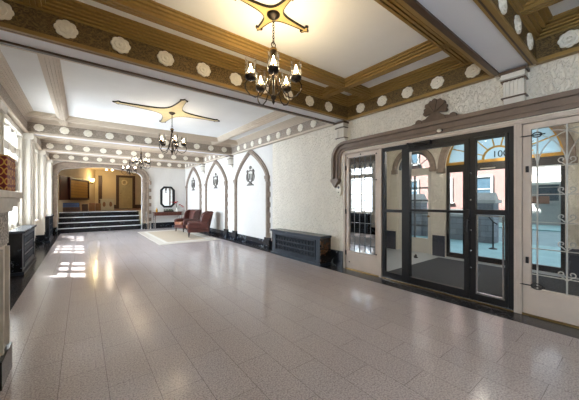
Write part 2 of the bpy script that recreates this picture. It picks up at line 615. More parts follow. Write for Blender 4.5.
def rosette(parent, loc, rz):
    global ros_proto
    if ros_proto is None:
        o = rosette_mb().build('rosette', 'rosette', parent)
        ros_proto = o
    else:
        o = ros_proto.copy(); COL.objects.link(o); o.parent = parent
    o.location = loc
    o.rotation_euler = (0, 0, rz)
    return o


tn = [0]


def trim():
    tn[0] += 1
    return struct('trim_%d' % tn[0])


ROSX = [-0.88 + 0.508 * k for k in range(11)]
ZR = 3.37


def frieze_run(parent, axis, face, a0, a1, out, ros, rz, near=False):
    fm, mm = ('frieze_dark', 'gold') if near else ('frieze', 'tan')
    """a carved frieze with its mouldings along one axis; face = coordinate of the face, out = +-1 into the bay"""
    def bx(m, d0, d1, z0, z1):
        lo, hi = sorted((face + out * d0, face + out * d1))
        if axis == 'x': m.box(a0, a1, lo, hi, z0, z1)
        else: m.box(lo, hi, a0, a1, z0, z1)
    f = MB(); bx(f, -0.06, 0.0, 3.245, 3.50); f.build('carved_band', fm, parent)
    m = MB()
    bx(m, -0.06, 0.022, 3.20, 3.232); bx(m, -0.06, 0.012, 3.232, 3.25)
    m.build('lower_moulding', mm, parent)
    m = MB()
    for d_, z0_, z1_ in ((0.018, 3.485, 3.502), (0.006, 3.502, 3.510), (0.050, 3.510, 3.530), (0.030, 3.530, 3.540), (0.078, 3.540, 3.558),
                         (0.058, 3.558, 3.566), (0.112, 3.566, 3.582), (0.092, 3.582, 3.590), (0.150, 3.590, 3.603), (0.185, 3.603, ZC)):
        bx(m, -0.06, d_, z0_, z1_)
    m.build('upper_moulding', mm, parent)
    for c in ros:
        p = (c, face + out * 0.0, ZR) if axis == 'x' else (face, c, ZR)
        rosette(parent, p, rz)


for i, (y0, y1) in enumerate(BEAMS):
    t = trim()
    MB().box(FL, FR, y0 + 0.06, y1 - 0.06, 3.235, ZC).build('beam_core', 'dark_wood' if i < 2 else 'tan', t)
    s = MB().box(FL, FR, y0 + 0.07, y1 - 0.07, 3.222, 3.235)
    s.build('soffit_panel', 'soffit', t)
    e = MB()
    for a, bb in ((y0, y0 + 0.035), (y1 - 0.075, y1)):
        e.box(FL, FR, a + 0.02 if a == y0 else a, bb if a == y0 else bb - 0.02, 3.197, 3.235)
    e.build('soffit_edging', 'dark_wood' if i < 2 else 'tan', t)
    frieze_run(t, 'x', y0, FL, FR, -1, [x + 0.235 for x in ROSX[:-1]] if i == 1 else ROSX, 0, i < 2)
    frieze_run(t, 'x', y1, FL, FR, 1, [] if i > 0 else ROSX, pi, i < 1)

t = trim()
frieze_run(t, 'x', 15.36, FL, FR, -1, ROSX, 0)
MB().box(FL, FR, 15.42, YN, 3.21, ZC).build('beam_core', 'tan', t)

for k, (y0, y1) in enumerate(BAYS):
    rosy = []
    if k == 0: rosy = [0.53 - 0.5 * j for j in range(4)]
    if k == 1: rosy = [1.51 + 0.5 * j for j in range(5)]
    if k == 2: rosy = [4.42 + 0.5 * j for j in range(10)]
    if k == 3: rosy = [10.2 + 0.5 * j for j in range(5)]
    if k == 4: rosy = [13.2 + 0.5 * j for j in range(5)]
    t = trim()
    MB().box(FR + 0.06, XR, y0 - 0.2, y1 + 0.2, 3.22, ZC).build('cornice_core', 'tan', t)
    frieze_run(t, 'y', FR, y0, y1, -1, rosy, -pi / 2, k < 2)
    t = trim()
    MB().box(XL, FL - 0.06, y0 - 0.2, y1 + 0.2, 3.22, ZC).build('cornice_core', 'tan', t)
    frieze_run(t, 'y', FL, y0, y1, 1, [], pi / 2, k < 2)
    # coffer ribs
    t = trim()
    YA, YB_ = y0 + 0.20 + 0.10, y1 - 0.66
    def rib(m, axis, c, a0, a1):
        for h, z0, z1 in ((0.125, 3.60, ZC), (0.100, 3.59, 3.60), (0.112, 3.565, 3.59), (0.082, 3.555, 3.565), (0.092, 3.53, 3.555), (0.06, 3.515, 3.53)):
            if axis == 'x': m.box(a0, a1, c - h, c + h, z0, z1)
            else: m.box(c - h, c + h, a0, a1, z0, z1)
        for q in (-0.045, 0.0, 0.045):
            if axis == 'x': m.box(a0, a1, c + q - 0.013, c + q + 0.013, 3.497, 3.515)
            else: m.box(c + q - 0.013, c + q + 0.013, a0, a1, 3.497, 3.515)
    for c in (y0 + 0.31, y1 - 0.55):
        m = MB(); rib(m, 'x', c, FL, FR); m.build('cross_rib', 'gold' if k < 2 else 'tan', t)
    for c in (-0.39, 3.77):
        m = MB(); rib(m, 'y', c, y0, y1); m.build('long_rib', 'gold' if k < 2 else 'tan', t)

# corbels at the right wall under the beams
for i, yc in enumerate((1.05, 4.06, 9.72, 12.72)):
    t = trim()
    w = 0.125
    m = MB().box(XR - 0.16, XR, yc - w, yc + w, 3.10, 3.20)
    m.box(XR - 0.12, XR, yc - w + 0.015, yc + w - 0.015, 2.86, 3.10)
    for k in range(5):
        m.box(XR - 0.135, XR - 0.12, yc - 0.09 + k * 0.042, yc - 0.075 + k * 0.042, 2.88, 3.08)
    m.prism([(XR, 2.70), (XR - 0.12, 2.86), (XR, 2.86)], XZ, yc - w + 0.015, yc + w - 0.015)
    m.build('corbel_block', 'white', t)
    m = MB().box(XR - 0.18, XR, yc - w - 0.02, yc + w + 0.02, 3.165, 3.20)
    m.box(XR - 0.15, XR, yc - w - 0.005, yc + w + 0.005, 3.07, 3.085)
    m.box(XR - 0.14, XR, yc - w - 0.005, yc + w + 0.005, 2.85, 2.865)
    m.build('corbel_cap', 'dark_wood', t)

# ------------------------------------------------------------------ left wall: pilasters, windows
def pilaster(yc, hw, dep):
    t = trim()
    m = MB().box(XL, XL + dep, yc - hw, yc + hw, 0.3, 3.2)
    m.box(XL + dep, XL + dep + 0.03, yc - hw + 0.06, yc - hw + 0.11, 0.4, 3.05)
    m.box(XL + dep, XL + dep + 0.03, yc + hw - 0.11, yc + hw - 0.06, 0.4, 3.05)
    m.box(XL, XL + dep + 0.06, yc - hw - 0.04, yc + hw + 0.04, 3.06, 3.2)
    m.build('pilaster', 'white', t)
    MB().box(XL, XL + dep + 0.03, yc - hw - 0.02, yc + hw + 0.02, 0, 0.3).build('plinth', 'blackmarble', t)


for yc, hw, d in ((4.06, 0.22, 0.16), (6.86, 0.2, 0.10), (9.85, 0.3, 0.20), (12.8, 0.25, 0.20), (15.5, 0.18, 0.2)):
    pilaster(yc, hw, d)

for n, (wy, hw) in enumerate(WIN):  # the first is the added window behind the camera
    t = struct('window_%d' % (n + 1))
    x0, x1 = XL - 0.20, XL - 0.005
    f = MB()
    f.box(x0, x1, wy - hw, wy - hw + 0.09, 0.86, 3.08); f.box(x0, x1, wy + hw - 0.09, wy + hw, 0.86, 3.08)
    f.box(x0, x1, wy - hw, wy + hw, 0.86, 0.96); f.box(x0, x1, wy - hw, wy + hw, 3.02, 3.08)
    f.box(x0, x1 + 0.03, wy - hw, wy + hw, 2.54, 2.72)
    for s in (-1, 1):
        f.box(x0, x1 + 0.06, wy + s * 0.31 - 0.032, wy + s * 0.31 + 0.032, 0.86, 3.08)
    f.build('window_frame', 'white', t)
    mu = MB()
    for z in (1.46, 2.0):
        mu.box(XL - 0.16, XL - 0.12, wy - hw + 0.05, wy + hw - 0.05, z - 0.012, z + 0.012)
    mu.build('muntin', 'white', t)
    MB().box(XL - 0.145, XL - 0.138, wy - hw + 0.05, wy + hw - 0.05, 0.9, 3.05).build('pane', 'pane', t)
    c = MB()
    c.box(XL, XL + 0.06, wy - hw - 0.12, wy - hw, 0.86, 3.16); c.box(XL, XL + 0.06, wy + hw, wy + hw + 0.12, 0.86, 3.16)
    c.box(XL, XL + 0.08, wy - hw - 0.14, wy + hw + 0.14, 3.08, 3.18)
    c.box(XL, XL + 0.10, wy - hw - 0.12, wy + hw + 0.12, 0.80, 0.86)
    c.build('window_casing', 'white', t)

# ------------------------------------------------------------------ baseboards
bl = MB().box(XL, XL + 0.05, 3.6, 15.3, 0, 0.26); bl.build('baseboard_left', 'blackmarble', kind='structure')
b = MB().box(XR - 0.035, XR, 4.15, YN, 0, 0.25)
b.box(XR - 0.05, XR, 4.06, 4.42, 0, 0.36)
b.build('baseboard_right', 'blackmarble', kind='structure')
b = MB().box(AX1 + 0.42, XR - 0.04, YN - 0.04, YN, 0, 0.30)
b.build('baseboard_back', 'blackmarble', kind='structure')

# ------------------------------------------------------------------ blind arches on the right wall
ARCH = [8.24, 11.30, 14.26]
for i, yc in enumerate(ARCH):
    t = trim()
    p = pointed(yc, 1.10, 0.25, 2.22, 0.93)
    m = MB()
    m.sweep(p, -0.075, 0.075, YZ, XR - 0.05, XR)
    m.sweep(p, -0.03, 0.03, YZ, XR - 0.075, XR - 0.05)
    for s in (-1, 1):
        for k in range(6):
            z = 0.32 + k * 0.32
            m.box(XR - 0.035, XR, *sorted((yc + s * 1.10, yc + s * 1.225)), z, z + 0.15)
    m.build('arch_moulding', 'stone', t)
    m = MB()
    for s in (-1, 1):
        m.box(XR - 0.09, XR, yc + s * 1.10 - 0.10, yc + s * 1.10 + 0.10, 2.16, 2.26)
        m.box(XR - 0.075, XR, yc + s * 1.10 - 0.08, yc + s * 1.10 + 0.08, 2.08, 2.16)
    m.build('capital', 'stone', t)
    m = MB()
    for s in (-1, 1):
        m.box(XR - 0.09, XR, yc + s * 1.14 - 0.14, yc + s * 1.14 + 0.14, 0, 0.34)
    m.build('plinth', 'blackmarble', t)
    m = MB()
    q = pointed(yc, 1.03, 0.25, 2.22, 0.86)
    m.prism(q, YZ, XR - 0.006, XR - 0.001)
    m.build('arch_panel', 'smooth', t)

# iron crest in each arch
def crest(y, label):
    t = thing('wall_crest', label, 'wall ornament', (XR - 0.012, y, 2.30), 0, 'iron crests in the blind arches')
    t.scale = (1, 1.75, 1.3)
    to = lambda p, d: (d, p[0], p[1])
    sh = [(-0.11, 0.17), (-0.06, 0.145), (0, 0.17), (0.06, 0.145), (0.11, 0.17), (0.10, -0.02), (0.07, -0.11), (0, -0.16), (-0.07, -0.11), (-0.10, -0.02)]
    MB().sweep(sh, -0.012, 0.012, to, -0.03, 0, closed=True).build('shield_outline', 'crest', t)
    for s in (-1, 1):
        m = MB()
        pts = [(0.0 - 0.012, s * (0.11 + 0.05 * sin(a * pi / 8)), 0.12 - 0.03 * a) for a in range(9)]
        m.tube(pts, 0.010, 6)
        m.tube([(-0.012, s * 0.13 + 0.028 * cos(a), 0.13 + 0.028 * sin(a)) for a in [k * pi / 5 for k in range(9)]], 0.008, 6)
        m.build('scroll', 'crest', t)
    MB().lathe([(0.0, 0), (0.045, 0.0), (0.045, 0.02), (0.02, 0.03)], n=14, frame=lambda x, y_, h: (-h, x, 0.24 + y_)).build('boss', 'crest', t)
    m = MB()
    m.prism([(-0.13, -0.235), (0.13, -0.235), (0.10, -0.20), (0.06, -0.19), (0.06, -0.165), (-0.06, -0.165), (-0.06, -0.19), (-0.10, -0.20)], to, -0.03, 0)
    m.build('plinth_bar', 'crest', t)
    m = MB()
    m.sweep([(-0.03, -0.08), (-0.03, 0.08)], -0.008, 0.008, to, -0.02, 0)
    m.sweep([(0.03, -0.08), (0.03, 0.08)], -0.008, 0.008, to, -0.02, 0)
    m.build('inner_bars', 'crest', t)


crest(ARCH[0] + 0.0, 'dark iron crest in the pointed wall arch nearest the radiator cover')
crest(ARCH[1], 'dark iron crest in the middle pointed wall arch')
crest(ARCH[2], 'dark iron crest in the pointed wall arch above the armchairs, nearest the back wall')

# ------------------------------------------------------------------ entrance in the right wall
ZD = 2.50
t = trim()
hp = [(4.25, 1.98), (4.25, 2.42)] + [(4.25 - 0.26 * (1 - cos(R(a))), 2.42 + 0.26 * sin(R(a))) for a in (20, 40, 60, 80, 90)]
hp += [(-0.11 + 0.26, 2.68)] + [(-0.11 + 0.26 * (1 - cos(R(a))), 2.42 + 0.26 * sin(R(a))) for a in (80, 60, 40, 20)] + [(-0.11, 2.42), (-0.11, 1.98)]
m = MB()
m.sweep(hp, -0.10, 0.10, YZ, XR - 0.04, XR)
m.sweep(hp, -0.10, -0.04, YZ, XR - 0.10, XR - 0.04)
m.sweep(hp, 0.02, 0.05, YZ, XR - 0.07, XR - 0.04)
m.build('hood_moulding', 'hood', t)
m = MB()
for yy in (4.25, -0.11):
    m.prism([(yy - 0.10, 1.98), (yy + 0.10, 1.98), (yy + 0.12, 1.93), (yy + 0.06, 1.86), (yy, 1.78), (yy - 0.06, 1.86), (yy - 0.12, 1.93)], YZ, XR - 0.11, XR)
m.build('hood_stop', 'hood', t)
# shell over the doors
m = MB()
shell = []
for k in range(9):
    a0, a1 = R(-8 + 196 * k / 9), R(-8 + 196 * (k + 1) / 9)
    am = (a0 + a1) / 2
    rr = 0.17 + 0.035 * sin(am)
    base = (2.08, 2.93)
    p = [base, (base[0] + rr * cos(a0), base[1] + rr * sin(a0)), (base[0] + rr * 1.10 * cos(am), base[1] + rr * 1.10 * sin(am)), (base[0] + rr * cos(a1), base[1] + rr * sin(a1))]
    m.prism(p, YZ, XR - (0.07 if k % 2 == 0 else 0.05), XR)
m.prism([(1.90, 2.78), (2.26, 2.78), (2.22, 2.86), (2.12, 2.93), (2.04, 2.93), (1.94, 2.86)], YZ, XR - 0.06, XR)
for s in (-1, 1):
    m.prism(arc(2.08 + s * 0.27, 2.81, 0.055, 0, 330, 11), YZ, XR - 0.06, XR)
    m.prism([(2.08 + s * 0.12, 2.78), (2.08 + s * 0.45, 2.78), (2.08 + s * 0.40, 2.80), (2.08 + s * 0.14, 2.86)][::s], YZ, XR - 0.045, XR)
m.build('shell_ornament', 'shell', t)
# painted frame (jambs and head) around the doors
m = MB()
m.box(XR - 0.02, XR + 0.14, DO0, DO1, ZD, DOZ)
for a, bb in ((DO0, DO0 + 0.03), (0.985, 1.065), (3.095, 3.145), (4.005, 4.05)):
    m.box(XR - 0.03, XR + 0.14, a, bb, 0, ZD)
m.box(XR - 0.045, XR - 0.02, DO0, DO1, 2.515, 2.535)
for yv in (1.01, 1.04):
    m.box(XR - 0.04, XR - 0.03, yv - 0.006, yv + 0.006, 0.02, ZD)
m.build('door_frame', 'paint_door', t)
MB().box(XR - 0.02, XR + 0.16, DO0, DO1, 0.0, 0.018).build('threshold', 'brass', t)

# painted side doors
def side_door(n, y0, y1, z1, pane_m, gz0):
    t = struct('door_%d' % n)
    xa, xb = XR, XR + 0.05
    s = 0.085
    m = MB()
    m.box(xa, xb, y0, y0 + s, 0.02, z1); m.box(xa, xb, y1 - s, y1, 0.02, z1)
    m.box(xa, xb, y0 + s, y1 - s, z1 - 0.075, z1); m.box(xa, xb, y0 + s, y1 - s, 0.02, gz0)
    m.sweep([(y0 + s, gz0), (y1 - s, gz0), (y1 - s, z1 - 0.075), (y0 + s, z1 - 0.075)], -0.02, 0.0, YZ, xa - 0.012, xa, closed=True)
    m.box(xa - 0.012, xa, y0 + s, y1 - s, gz0 - 0.06, gz0 - 0.045)
    m.build('door_leaf', 'paint_door', t)
    MB().box(XR + 0.022, XR + 0.028, y0 + s, y1 - s, gz0, z1 - 0.075).build('pane', pane_m, t)
    return t, y0 + s, y1 - s, gz0, z1 - 0.075


d1, a0, a1, g0, g1 = side_door(1, 3.150, 4.0, 2.49, 'mirrorglass', 0.40)
m = MB()
for k in range(1, 5):
    y = a0 + (a1 - a0) * k / 5
    m.box(XR + 0.014, XR + 0.022, y - 0.005, y + 0.005, g0, g1)
for z in (0.56, 0.72, 1.02, 1.32, 1.62, 1.92, 2.12):
    m.box(XR + 0.014, XR + 0.022, a0, a1, z - 0.005, z + 0.005)
for k in range(5):
    y0 = a0 + (a1 - a0) * k / 5; w = (a1 - a0) / 5
    m.tube([(XR + 0.018, y0, 2.12), (XR + 0.018, y0 + w * 0.2, 2.24), (XR + 0.018, y0 + w / 2, 2.31), (XR + 0.018, y0 + w * 0.8, 2.24), (XR + 0.018, y0 + w, 2.12)], 0.006, 5)
m.build('leaded_bars', 'lead', d1)
m = MB()
for z in (0.35, 1.25, 2.2):
    m.box(XR - 0.02, XR, 3.985, 4.01, z - 0.05, z + 0.05)
for y, z in ((3.22, 2.42), (3.22, 1.9), (3.22, 0.42), (3.95, 2.42), (3.6, 2.455), (3.9, 0.16)):
    m.lathe([(0.014, 0), (0.014, 0.012), (0.006, 0.016)], n=10, frame=lambda x, yy, h, y=y, z=z: (XR - h, y + x, z + yy))
m.build('hinge', 'iron', d1)

d3, a0, a1, g0, g1 = side_door(3, 0.125, 0.98, 2.49, 'glass', 0.36)
# iron grille: bars and scrolls standing proud of the glass
gx = XR - 0.02
m = MB()
cols = [0.83, 0.565, 0.30]
for y in cols:
    m.tube([(gx, y, g0 + 0.005), (gx, y, g1 - 0.005)], 0.009, 6)
for z in (0.55, 0.88, 1.22, 1.57, 1.92):
    m.tube([(gx, a0 + 0.005, z), (gx, a1 - 0.005, z)], 0.007, 6)
m.build('grille_bar', 'iron_pale', d3)
m = MB()
for yc_ in cols:
    for s_ in (-1, 1):
        pts = [(gx, yc_ + s_ * 0.40 * (1 - cos(R(a))), 1.92 + 0.44 * sin(R(a))) for a in range(0, 91, 9)]
        pts = [p for p in pts if a0 + 0.005 < p[1] < a1 - 0.005]
        if len(pts) > 1: m.tube(pts, 0.007, 6)
m.build('grille_arch', 'iron_pale', d3)


def scroll_pair(yc_, z, up=1):
    mm = MB()
    for s in (-1, 1):
        pts = []
        for k in range(15):
            a = -pi / 2 + k * pi / 7.5
            r = 0.036 * (1 - k / 20)
            pts.append((gx - 0.002, yc_ + s * (0.045 + r * cos(a) * 1.0), z + up * (0.05 + r * sin(a))))
        mm.tube([(gx - 0.002, yc_, z - 0.03 * up)] + pts, 0.007, 6)
    return mm


for z in (0.56, 0.92, 1.25, 1.58, 1.94):
    scroll_pair(0.565, z).build('grille_scroll', 'iron_pale', d3)
m = MB()
m.tube([(gx - 0.004, a1 - 0.06 + 0.045 * cos(2 * pi * k / 16), 2.33 + 0.03 * sin(2 * pi * k / 16)) for k in range(16)], 0.008, 6, closed=True)
m.tube([(gx - 0.004, a1 - 0.06 + 0.055 * cos(2 * pi * k / 16), 0.40 + 0.035 * sin(2 * pi * k / 16)) for k in range(16)], 0.008, 6, closed=True)
for z in (2.33, 0.40):
    m.tube([(gx - 0.004, a1 + 0.12, z), (gx - 0.004, a1 - 0.14, z)], 0.008, 6)
for z in (1.9, 0.72):
    m.box(XR - 0.03, XR, a1 + 0.02, a1 + 0.05, z - 0.04, z + 0.04)
m.build('grille_latch', 'iron', d3)

# black-framed entrance screen
d2 = struct('door_2')
xa, xb = XR + 0.0, XR + 0.06
m = MB()
m.box(xa, xb, 1.07, 1.13, 0.02, ZD); m.box(xa, xb, 3.03, 3.09, 0.02, ZD)
m.box(xa, xb, 1.13, 3.03, 2.43, ZD)
m.box(xa, xb, 2.60, 2.685, 0.02, 2.43)
m.box(xa, xb, 2.685, 3.03, 1.27, 1.32); m.box(xa, xb, 2.685, 3.03, 0.02, 0.13)
m.box(xa, xb, 1.545, 1.60, 0.02, 2.43)
m.build('screen_frame', 'black', d2)
m = MB()
xo = XR - 0.02
m.box(xo, xb, 1.60, 1.665, 0.03, 2.42); m.box(xo, xb, 2.53, 2.60, 0.03, 2.42)
m.box(xo, xb, 1.665, 2.53, 2.36, 2.42); m.box(xo, xb, 1.665, 2.53, 0.03, 0.14); m.box(xo, xb, 1.665, 2.53, 1.30, 1.34)
m.build('door_leaf', 'black', d2)
m = MB()
m.box(xo, xb, 1.13, 1.165, 0.03, 2.42); m.box(xo, xb, 1.515, 1.545, 0.03, 2.42)
m.box(xo, xb, 1.165, 1.515, 2.38, 2.42); m.box(xo, xb, 1.165, 1.515, 0.03, 0.12); m.box(xo, xb, 1.165, 1.515, 1.29, 1.36)
m.build('side_leaf', 'black', d2)
gp = MB()
for y0, y1, z0, z1 in ((1.665, 2.53, 0.14, 1.30), (1.665, 2.53, 1.34, 2.36), (1.165, 1.515, 0.12, 1.29), (1.165, 1.515, 1.36, 2.38), (2.685, 3.03, 0.13, 1.27), (2.685, 3.03, 1.32, 2.43)):
    gp.box(XR + 0.026, XR + 0.032, y0, y1, z0, z1)
gp.build('pane', 'glass', d2)
m = MB()
m.sweep([(1.185, 0.14), (1.495, 0.14), (1.495, 1.27), (1.185, 1.27)], -0.008, 0.008, YZ, XR - 0.024, XR - 0.02 + 0.03, closed=True)
m.build('kick_trim', 'chrome', d2)
m = MB()
m.box(XR - 0.06, XR - 0.02, 1.585, 1.635, 1.22, 1.36)
m.tube([(XR - 0.02, 1.60, 1.20), (XR - 0.08, 1.60, 1.20), (XR - 0.08, 1.60, 1.02)], 0.012, 8)
m.build('lock_case', 'iron', d2)
m = MB()
m.box(XR - 0.06, XR - 0.022, 2.15, 2.45, 2.435, 2.495)
m.tube([(XR - 0.045, 2.2, 2.44), (XR - 0.30, 2.42, 2.44), (XR - 0.06, 2.52, 2.43)], 0.012, 8)
m.build('door_closer', 'black', d2)
m = MB()
for z in (0.5, 0.75, 1.05, 1.5, 1.9):
    m.lathe([(0.011, 0), (0.011, 0.012), (0.004, 0.015)], n=8, frame=lambda x, yy, h, z=z: (xo - h, 1.572 + x, z + yy))
m.build('stud', 'chrome', d2)
MB().box(XR - 0.03, XR + 0.12, 1.07, 3.09, 0.018, 0.028).build('sill_plate', 'chrome', d2)

# small lamp over the door on the hood
t = thing('sensor_lamp', 'small white round sensor on the moulding over the black entrance door', 'sensor', (XR - 0.10, 1.98, 2.60))
MB().ball((-0.03, 0, 0), 0.035, 0.8).build('lens', 'plastic', t, smooth=True)
MB().box(-0.02, 0, -0.045, 0.045, -0.02, 0.02).build('bracket', 'iron', t)

# ------------------------------------------------------------------ vestibule
VX, VY0, VY1, VZ = 7.6, -0.9, 5.1, 3.75
MB().box(XR + 0.3, VX + 0.3, 3.25, VY1, -0.1, 0).build('floor_vestibule', 'vest_floor', kind='structure')
MB().box(XR + 0.3, VX + 0.3, VY0, 3.25, -0.1, 0).build('floor_vestibule_south', 'vest_floor', kind='structure')
MB().box(XR + 0.3, VX + 0.3, VY0 - 0.2, VY1 + 0.2, VZ, VZ + 0.15).build('ceiling_vestibule', 'plaster', kind='structure')
MB().box(XR + 0.3, VX, VY1, VY1 + 0.2, 0, VZ).build('wall_vestibule_north', 'stucco', kind='structure')
MB().box(XR + 0.3, VX, VY0 - 0.2, VY0, 0, VZ).build('wall_vestibule_south', 'stucco', kind='structure')
ev = MB()
ES = 2.33
W1 = (4.06, 0.50, 2.40)       # arched side door: centre, half width, spring
W2 = (2.08, 1.12, ES)         # main arch
cuts = [W2, W1]
ycur = VY0
for yc, hw, zs in cuts:
    ev.box(VX, VX + 0.3, ycur, yc - hw, 0, VZ)
    a = arc(yc, zs, hw, 180, 0, 24)
    for (ya, za), (yb, zb) in zip(a, a[1:]):
        ev.prism([(ya, za), (yb, zb), (yb, VZ), (ya, VZ)], YZ, VX, VX + 0.3)
    ycur = yc + hw
ev.box(VX, VX + 0.3, ycur, VY1 + 0.2, 0, VZ)
ev.build('wall_vestibule_east', 'stucco', kind='structure')
t = trim()
for yc, hw, zs, tw in ((4.06, 0.50, 2.40, 0.13), (2.08, 1.12, ES, 0.16)):
    m = MB()
    m.sweep(arc(yc, zs, hw + tw / 2, 180, 0, 28), -tw / 2, tw / 2, YZ, VX - 0.07, VX)
    m.sweep(arc(yc, zs, hw + tw * 0.25, 180, 0, 28), -0.015, 0.015, YZ, VX - 0.09, VX - 0.07)
    for s in (-1, 1):
        m.box(VX - 0.10, VX, yc + s * (hw + tw / 2) - tw * 0.6, yc + s * (hw + tw / 2) + tw * 0.6, zs - 0.12, zs)
    m.build('arch_moulding', 'stone', t)
m = MB()
m.box(VX - 0.03, VX, VY0, 2.08 - 1.12, 0, 0.55); m.box(VX - 0.03, VX, 2.08 + 1.12, 4.06 - 0.55, 0, 0.55); m.box(VX - 0.03, VX, 4.61, VY1, 0, 0.55)
m.box(XR + 0.3, VX - 0.03, VY1 - 0.03, VY1, 0, 0.55); m.box(XR + 0.3, VX - 0.03, VY0, VY0 + 0.03, 0, 0.55)
m.build('baseboard_vestibule', 'dado', kind='structure')

# white arched door in the vestibule
d4 = struct('door_4')
m = MB()
yc, hw, zs = 4.06, 0.49, 2.38
x0, x1 = VX + 0.06, VX + 0.12
m.box(x0, x1, yc - hw, yc - hw + 0.10, 0.01, 2.38); m.box(x0, x1, yc + hw - 0.10, yc + hw, 0.01, 2.38)
m.box(x0, x1, yc - hw + 0.10, yc + hw - 0.10, 2.20, 2.40); m.box(x0, x1, yc - hw + 0.10, yc + hw - 0.10, 0.01, 0.42)
m.build('door_leaf', 'white', d4)
m = MB()
m.box(x0 + 0.01, x1 - 0.01, yc - 0.02, yc + 0.02, 0.42, 2.2)
for k in range(1, 5):
    z = 0.42 + 1.78 * k / 5
    m.box(x0 + 0.01, x1 - 0.01, yc - hw + 0.1, yc + hw - 0.1, z - 0.022, z + 0.022)
m.build('muntin', 'lead', d4)
m = MB()
m.sweep(arc(yc, 2.40, 0.465, 180, 0, 24), -0.03, 0.025, YZ, x0, x1)
m.sweep(arc(yc, 2.40, 0.16, 180, 0, 16), -0.012, 0.012, YZ, x0, x1)
for a in (36, 72, 108, 144):
    m.tube([(x0 + 0.03, yc + 0.16 * cos(R(a)), 2.40 + 0.16 * sin(R(a))), (x0 + 0.03, yc + 0.46 * cos(R(a)), 2.40 + 0.46 * sin(R(a)))], 0.012, 6)
m.build('fan_bars', 'lead', d4)
m = MB().box(x0 + 0.028, x0 + 0.034, yc - hw + 0.1, yc + hw - 0.1, 0.42, 2.2)
m.prism([(yc + 0.45 * cos(R(a)), 2.40 + 0.45 * sin(R(a))) for a in range(0, 181, 10)], YZ, x0 + 0.028, x0 + 0.034)
m.build('pane', 'pane', d4)
MB().lathe([(0.015, 0), (0.015, 0.04), (0.03, 0.05), (0.03, 0.075), (0.01, 0.085)], n=12, frame=lambda x, y, h: (x0 - h, 3.63 + x, 1.05 + y)).build('door_knob', 'brass', d4)

# street doors under the big arch, with the gilded fanlight
d5 = struct('door_5')
yc = 2.08
x0, x1 = VX + 0.06, VX + 0.13
m = MB()
m.box(x0, x1, yc - 1.11, yc + 1.11, 2.30, 2.40)
for a, bb in ((0.965, 1.03), (1.56, 1.90), (2.56, 2.80), (3.12, 3.19)):
    m.box(x0, x1, a, bb, 0.01, 2.30)
for a, bb in ((1.03, 1.56), (1.90, 2.56), (2.80, 3.12)):
    m.box(x0, x1, a, bb, 0.01, 0.13)
    m.box(x0, x1, a, bb, 2.22, 2.30)
m.build('door_leaf', 'black', d5)
m = MB()
for a, bb in ((1.03, 1.56), (1.90, 2.56), (2.80, 3.12)):
    m.box(x0 + 0.03, x0 + 0.036, a, bb, 0.13, 2.22)
m.build('pane', 'pane', d5)
m = MB().prism([(yc + 1.08 * cos(R(a)), 2.46 + 1.0 * sin(R(a))) for a in range(0, 181, 6)], YZ, x0 + 0.03, x0 + 0.036)
m.build('fanlight_pane', 'fanglass', d5)
m = MB()
m.box(x0 - 0.01, x1, yc - 1.11, yc + 1.11, 2.40, 2.47)
m.sweep(arc(yc, 2.46, 0.29, 180, 0, 24), -0.022, 0.022, YZ, x0, x0 + 0.028)
m.sweep(arc(yc, 2.40, 1.09, 176, 4, 32), -0.03, 0.025, YZ, x0, x0 + 0.05)
for a in (22, 50, 78, 102, 130, 158):
    A = Vector((yc + 0.29 * cos(R(a)), 2.46 + 0.29 * sin(R(a)))); B = Vector((yc + 1.05 * cos(R(a)), 2.44 + 1.03 * sin(R(a))))
    m.sweep([tuple(A), tuple(B)], -0.012, 0.012, YZ, x0, x0 + 0.028)
m.build('fanlight_bars', 'gilt', d5)
m = MB()
for a in (8, 36, 64, 90, 116, 144, 170):
    c_ = (yc + 0.62 * cos(R(a)), 2.46 + 0.62 * sin(R(a)))
    if a == 8: continue
    star = [(c_[0] + (0.05 if k % 2 == 0 else 0.022) * cos(k * pi / 5), c_[1] + (0.05 if k % 2 == 0 else 0.022) * sin(k * pi / 5)) for k in range(10)]
    m.prism([(c_[0] + (q[0] - c_[0]) * 0.6, c_[1] + (q[1] - c_[1]) * 0.6) for q in star], YZ, x0 + 0.016, x0 + 0.028)
m.build('fanlight_ornament', 'gilt', d5)


def text_obj(body, size, loc, rot, m, parent, name):
    cu = bpy.data.curves.new(name, 'FONT')
    cu.body = body; cu.size = size; cu.extrude = 0.004
    cu.align_x = 'CENTER'; cu.align_y = 'CENTER'
    tmp = bpy.data.objects.new(name + '_src', cu)
    COL.objects.link(tmp)
    bpy.context.view_layer.update()
    me = bpy.data.meshes.new_from_object(tmp.evaluated_get(bpy.context.evaluated_depsgraph_get()))
    bpy.data.objects.remove(tmp)
    o = bpy.data.objects.new(name, me)
    me.materials.clear(); me.materials.append(M[m])
    COL.objects.link(o)
    o.location = loc; o.rotation_euler = rot
    o.parent = parent
    return o


text_obj('100', 0.21, (x0 + 0.012, 2.03, 2.565), (R(90), 0, R(-90)), 'void', d5, 'fanlight_number')
text_obj('E', 0.17, (x0 + 0.012, 1.46, 2.70), (R(90), R(-20), R(-90)), 'void', d5, 'fanlight_letter')
m = MB().box(x0 - 0.012, x0 + 0.0, 2.12, 2.42, 2.245, 2.27)
m.build('maker_strip', 'plastic', d5)
m = MB().box(x0 + 0.018, x0 + 0.03, 1.20, 1.48, 1.42, 1.58)
m.build('notice', 'paper', d5)

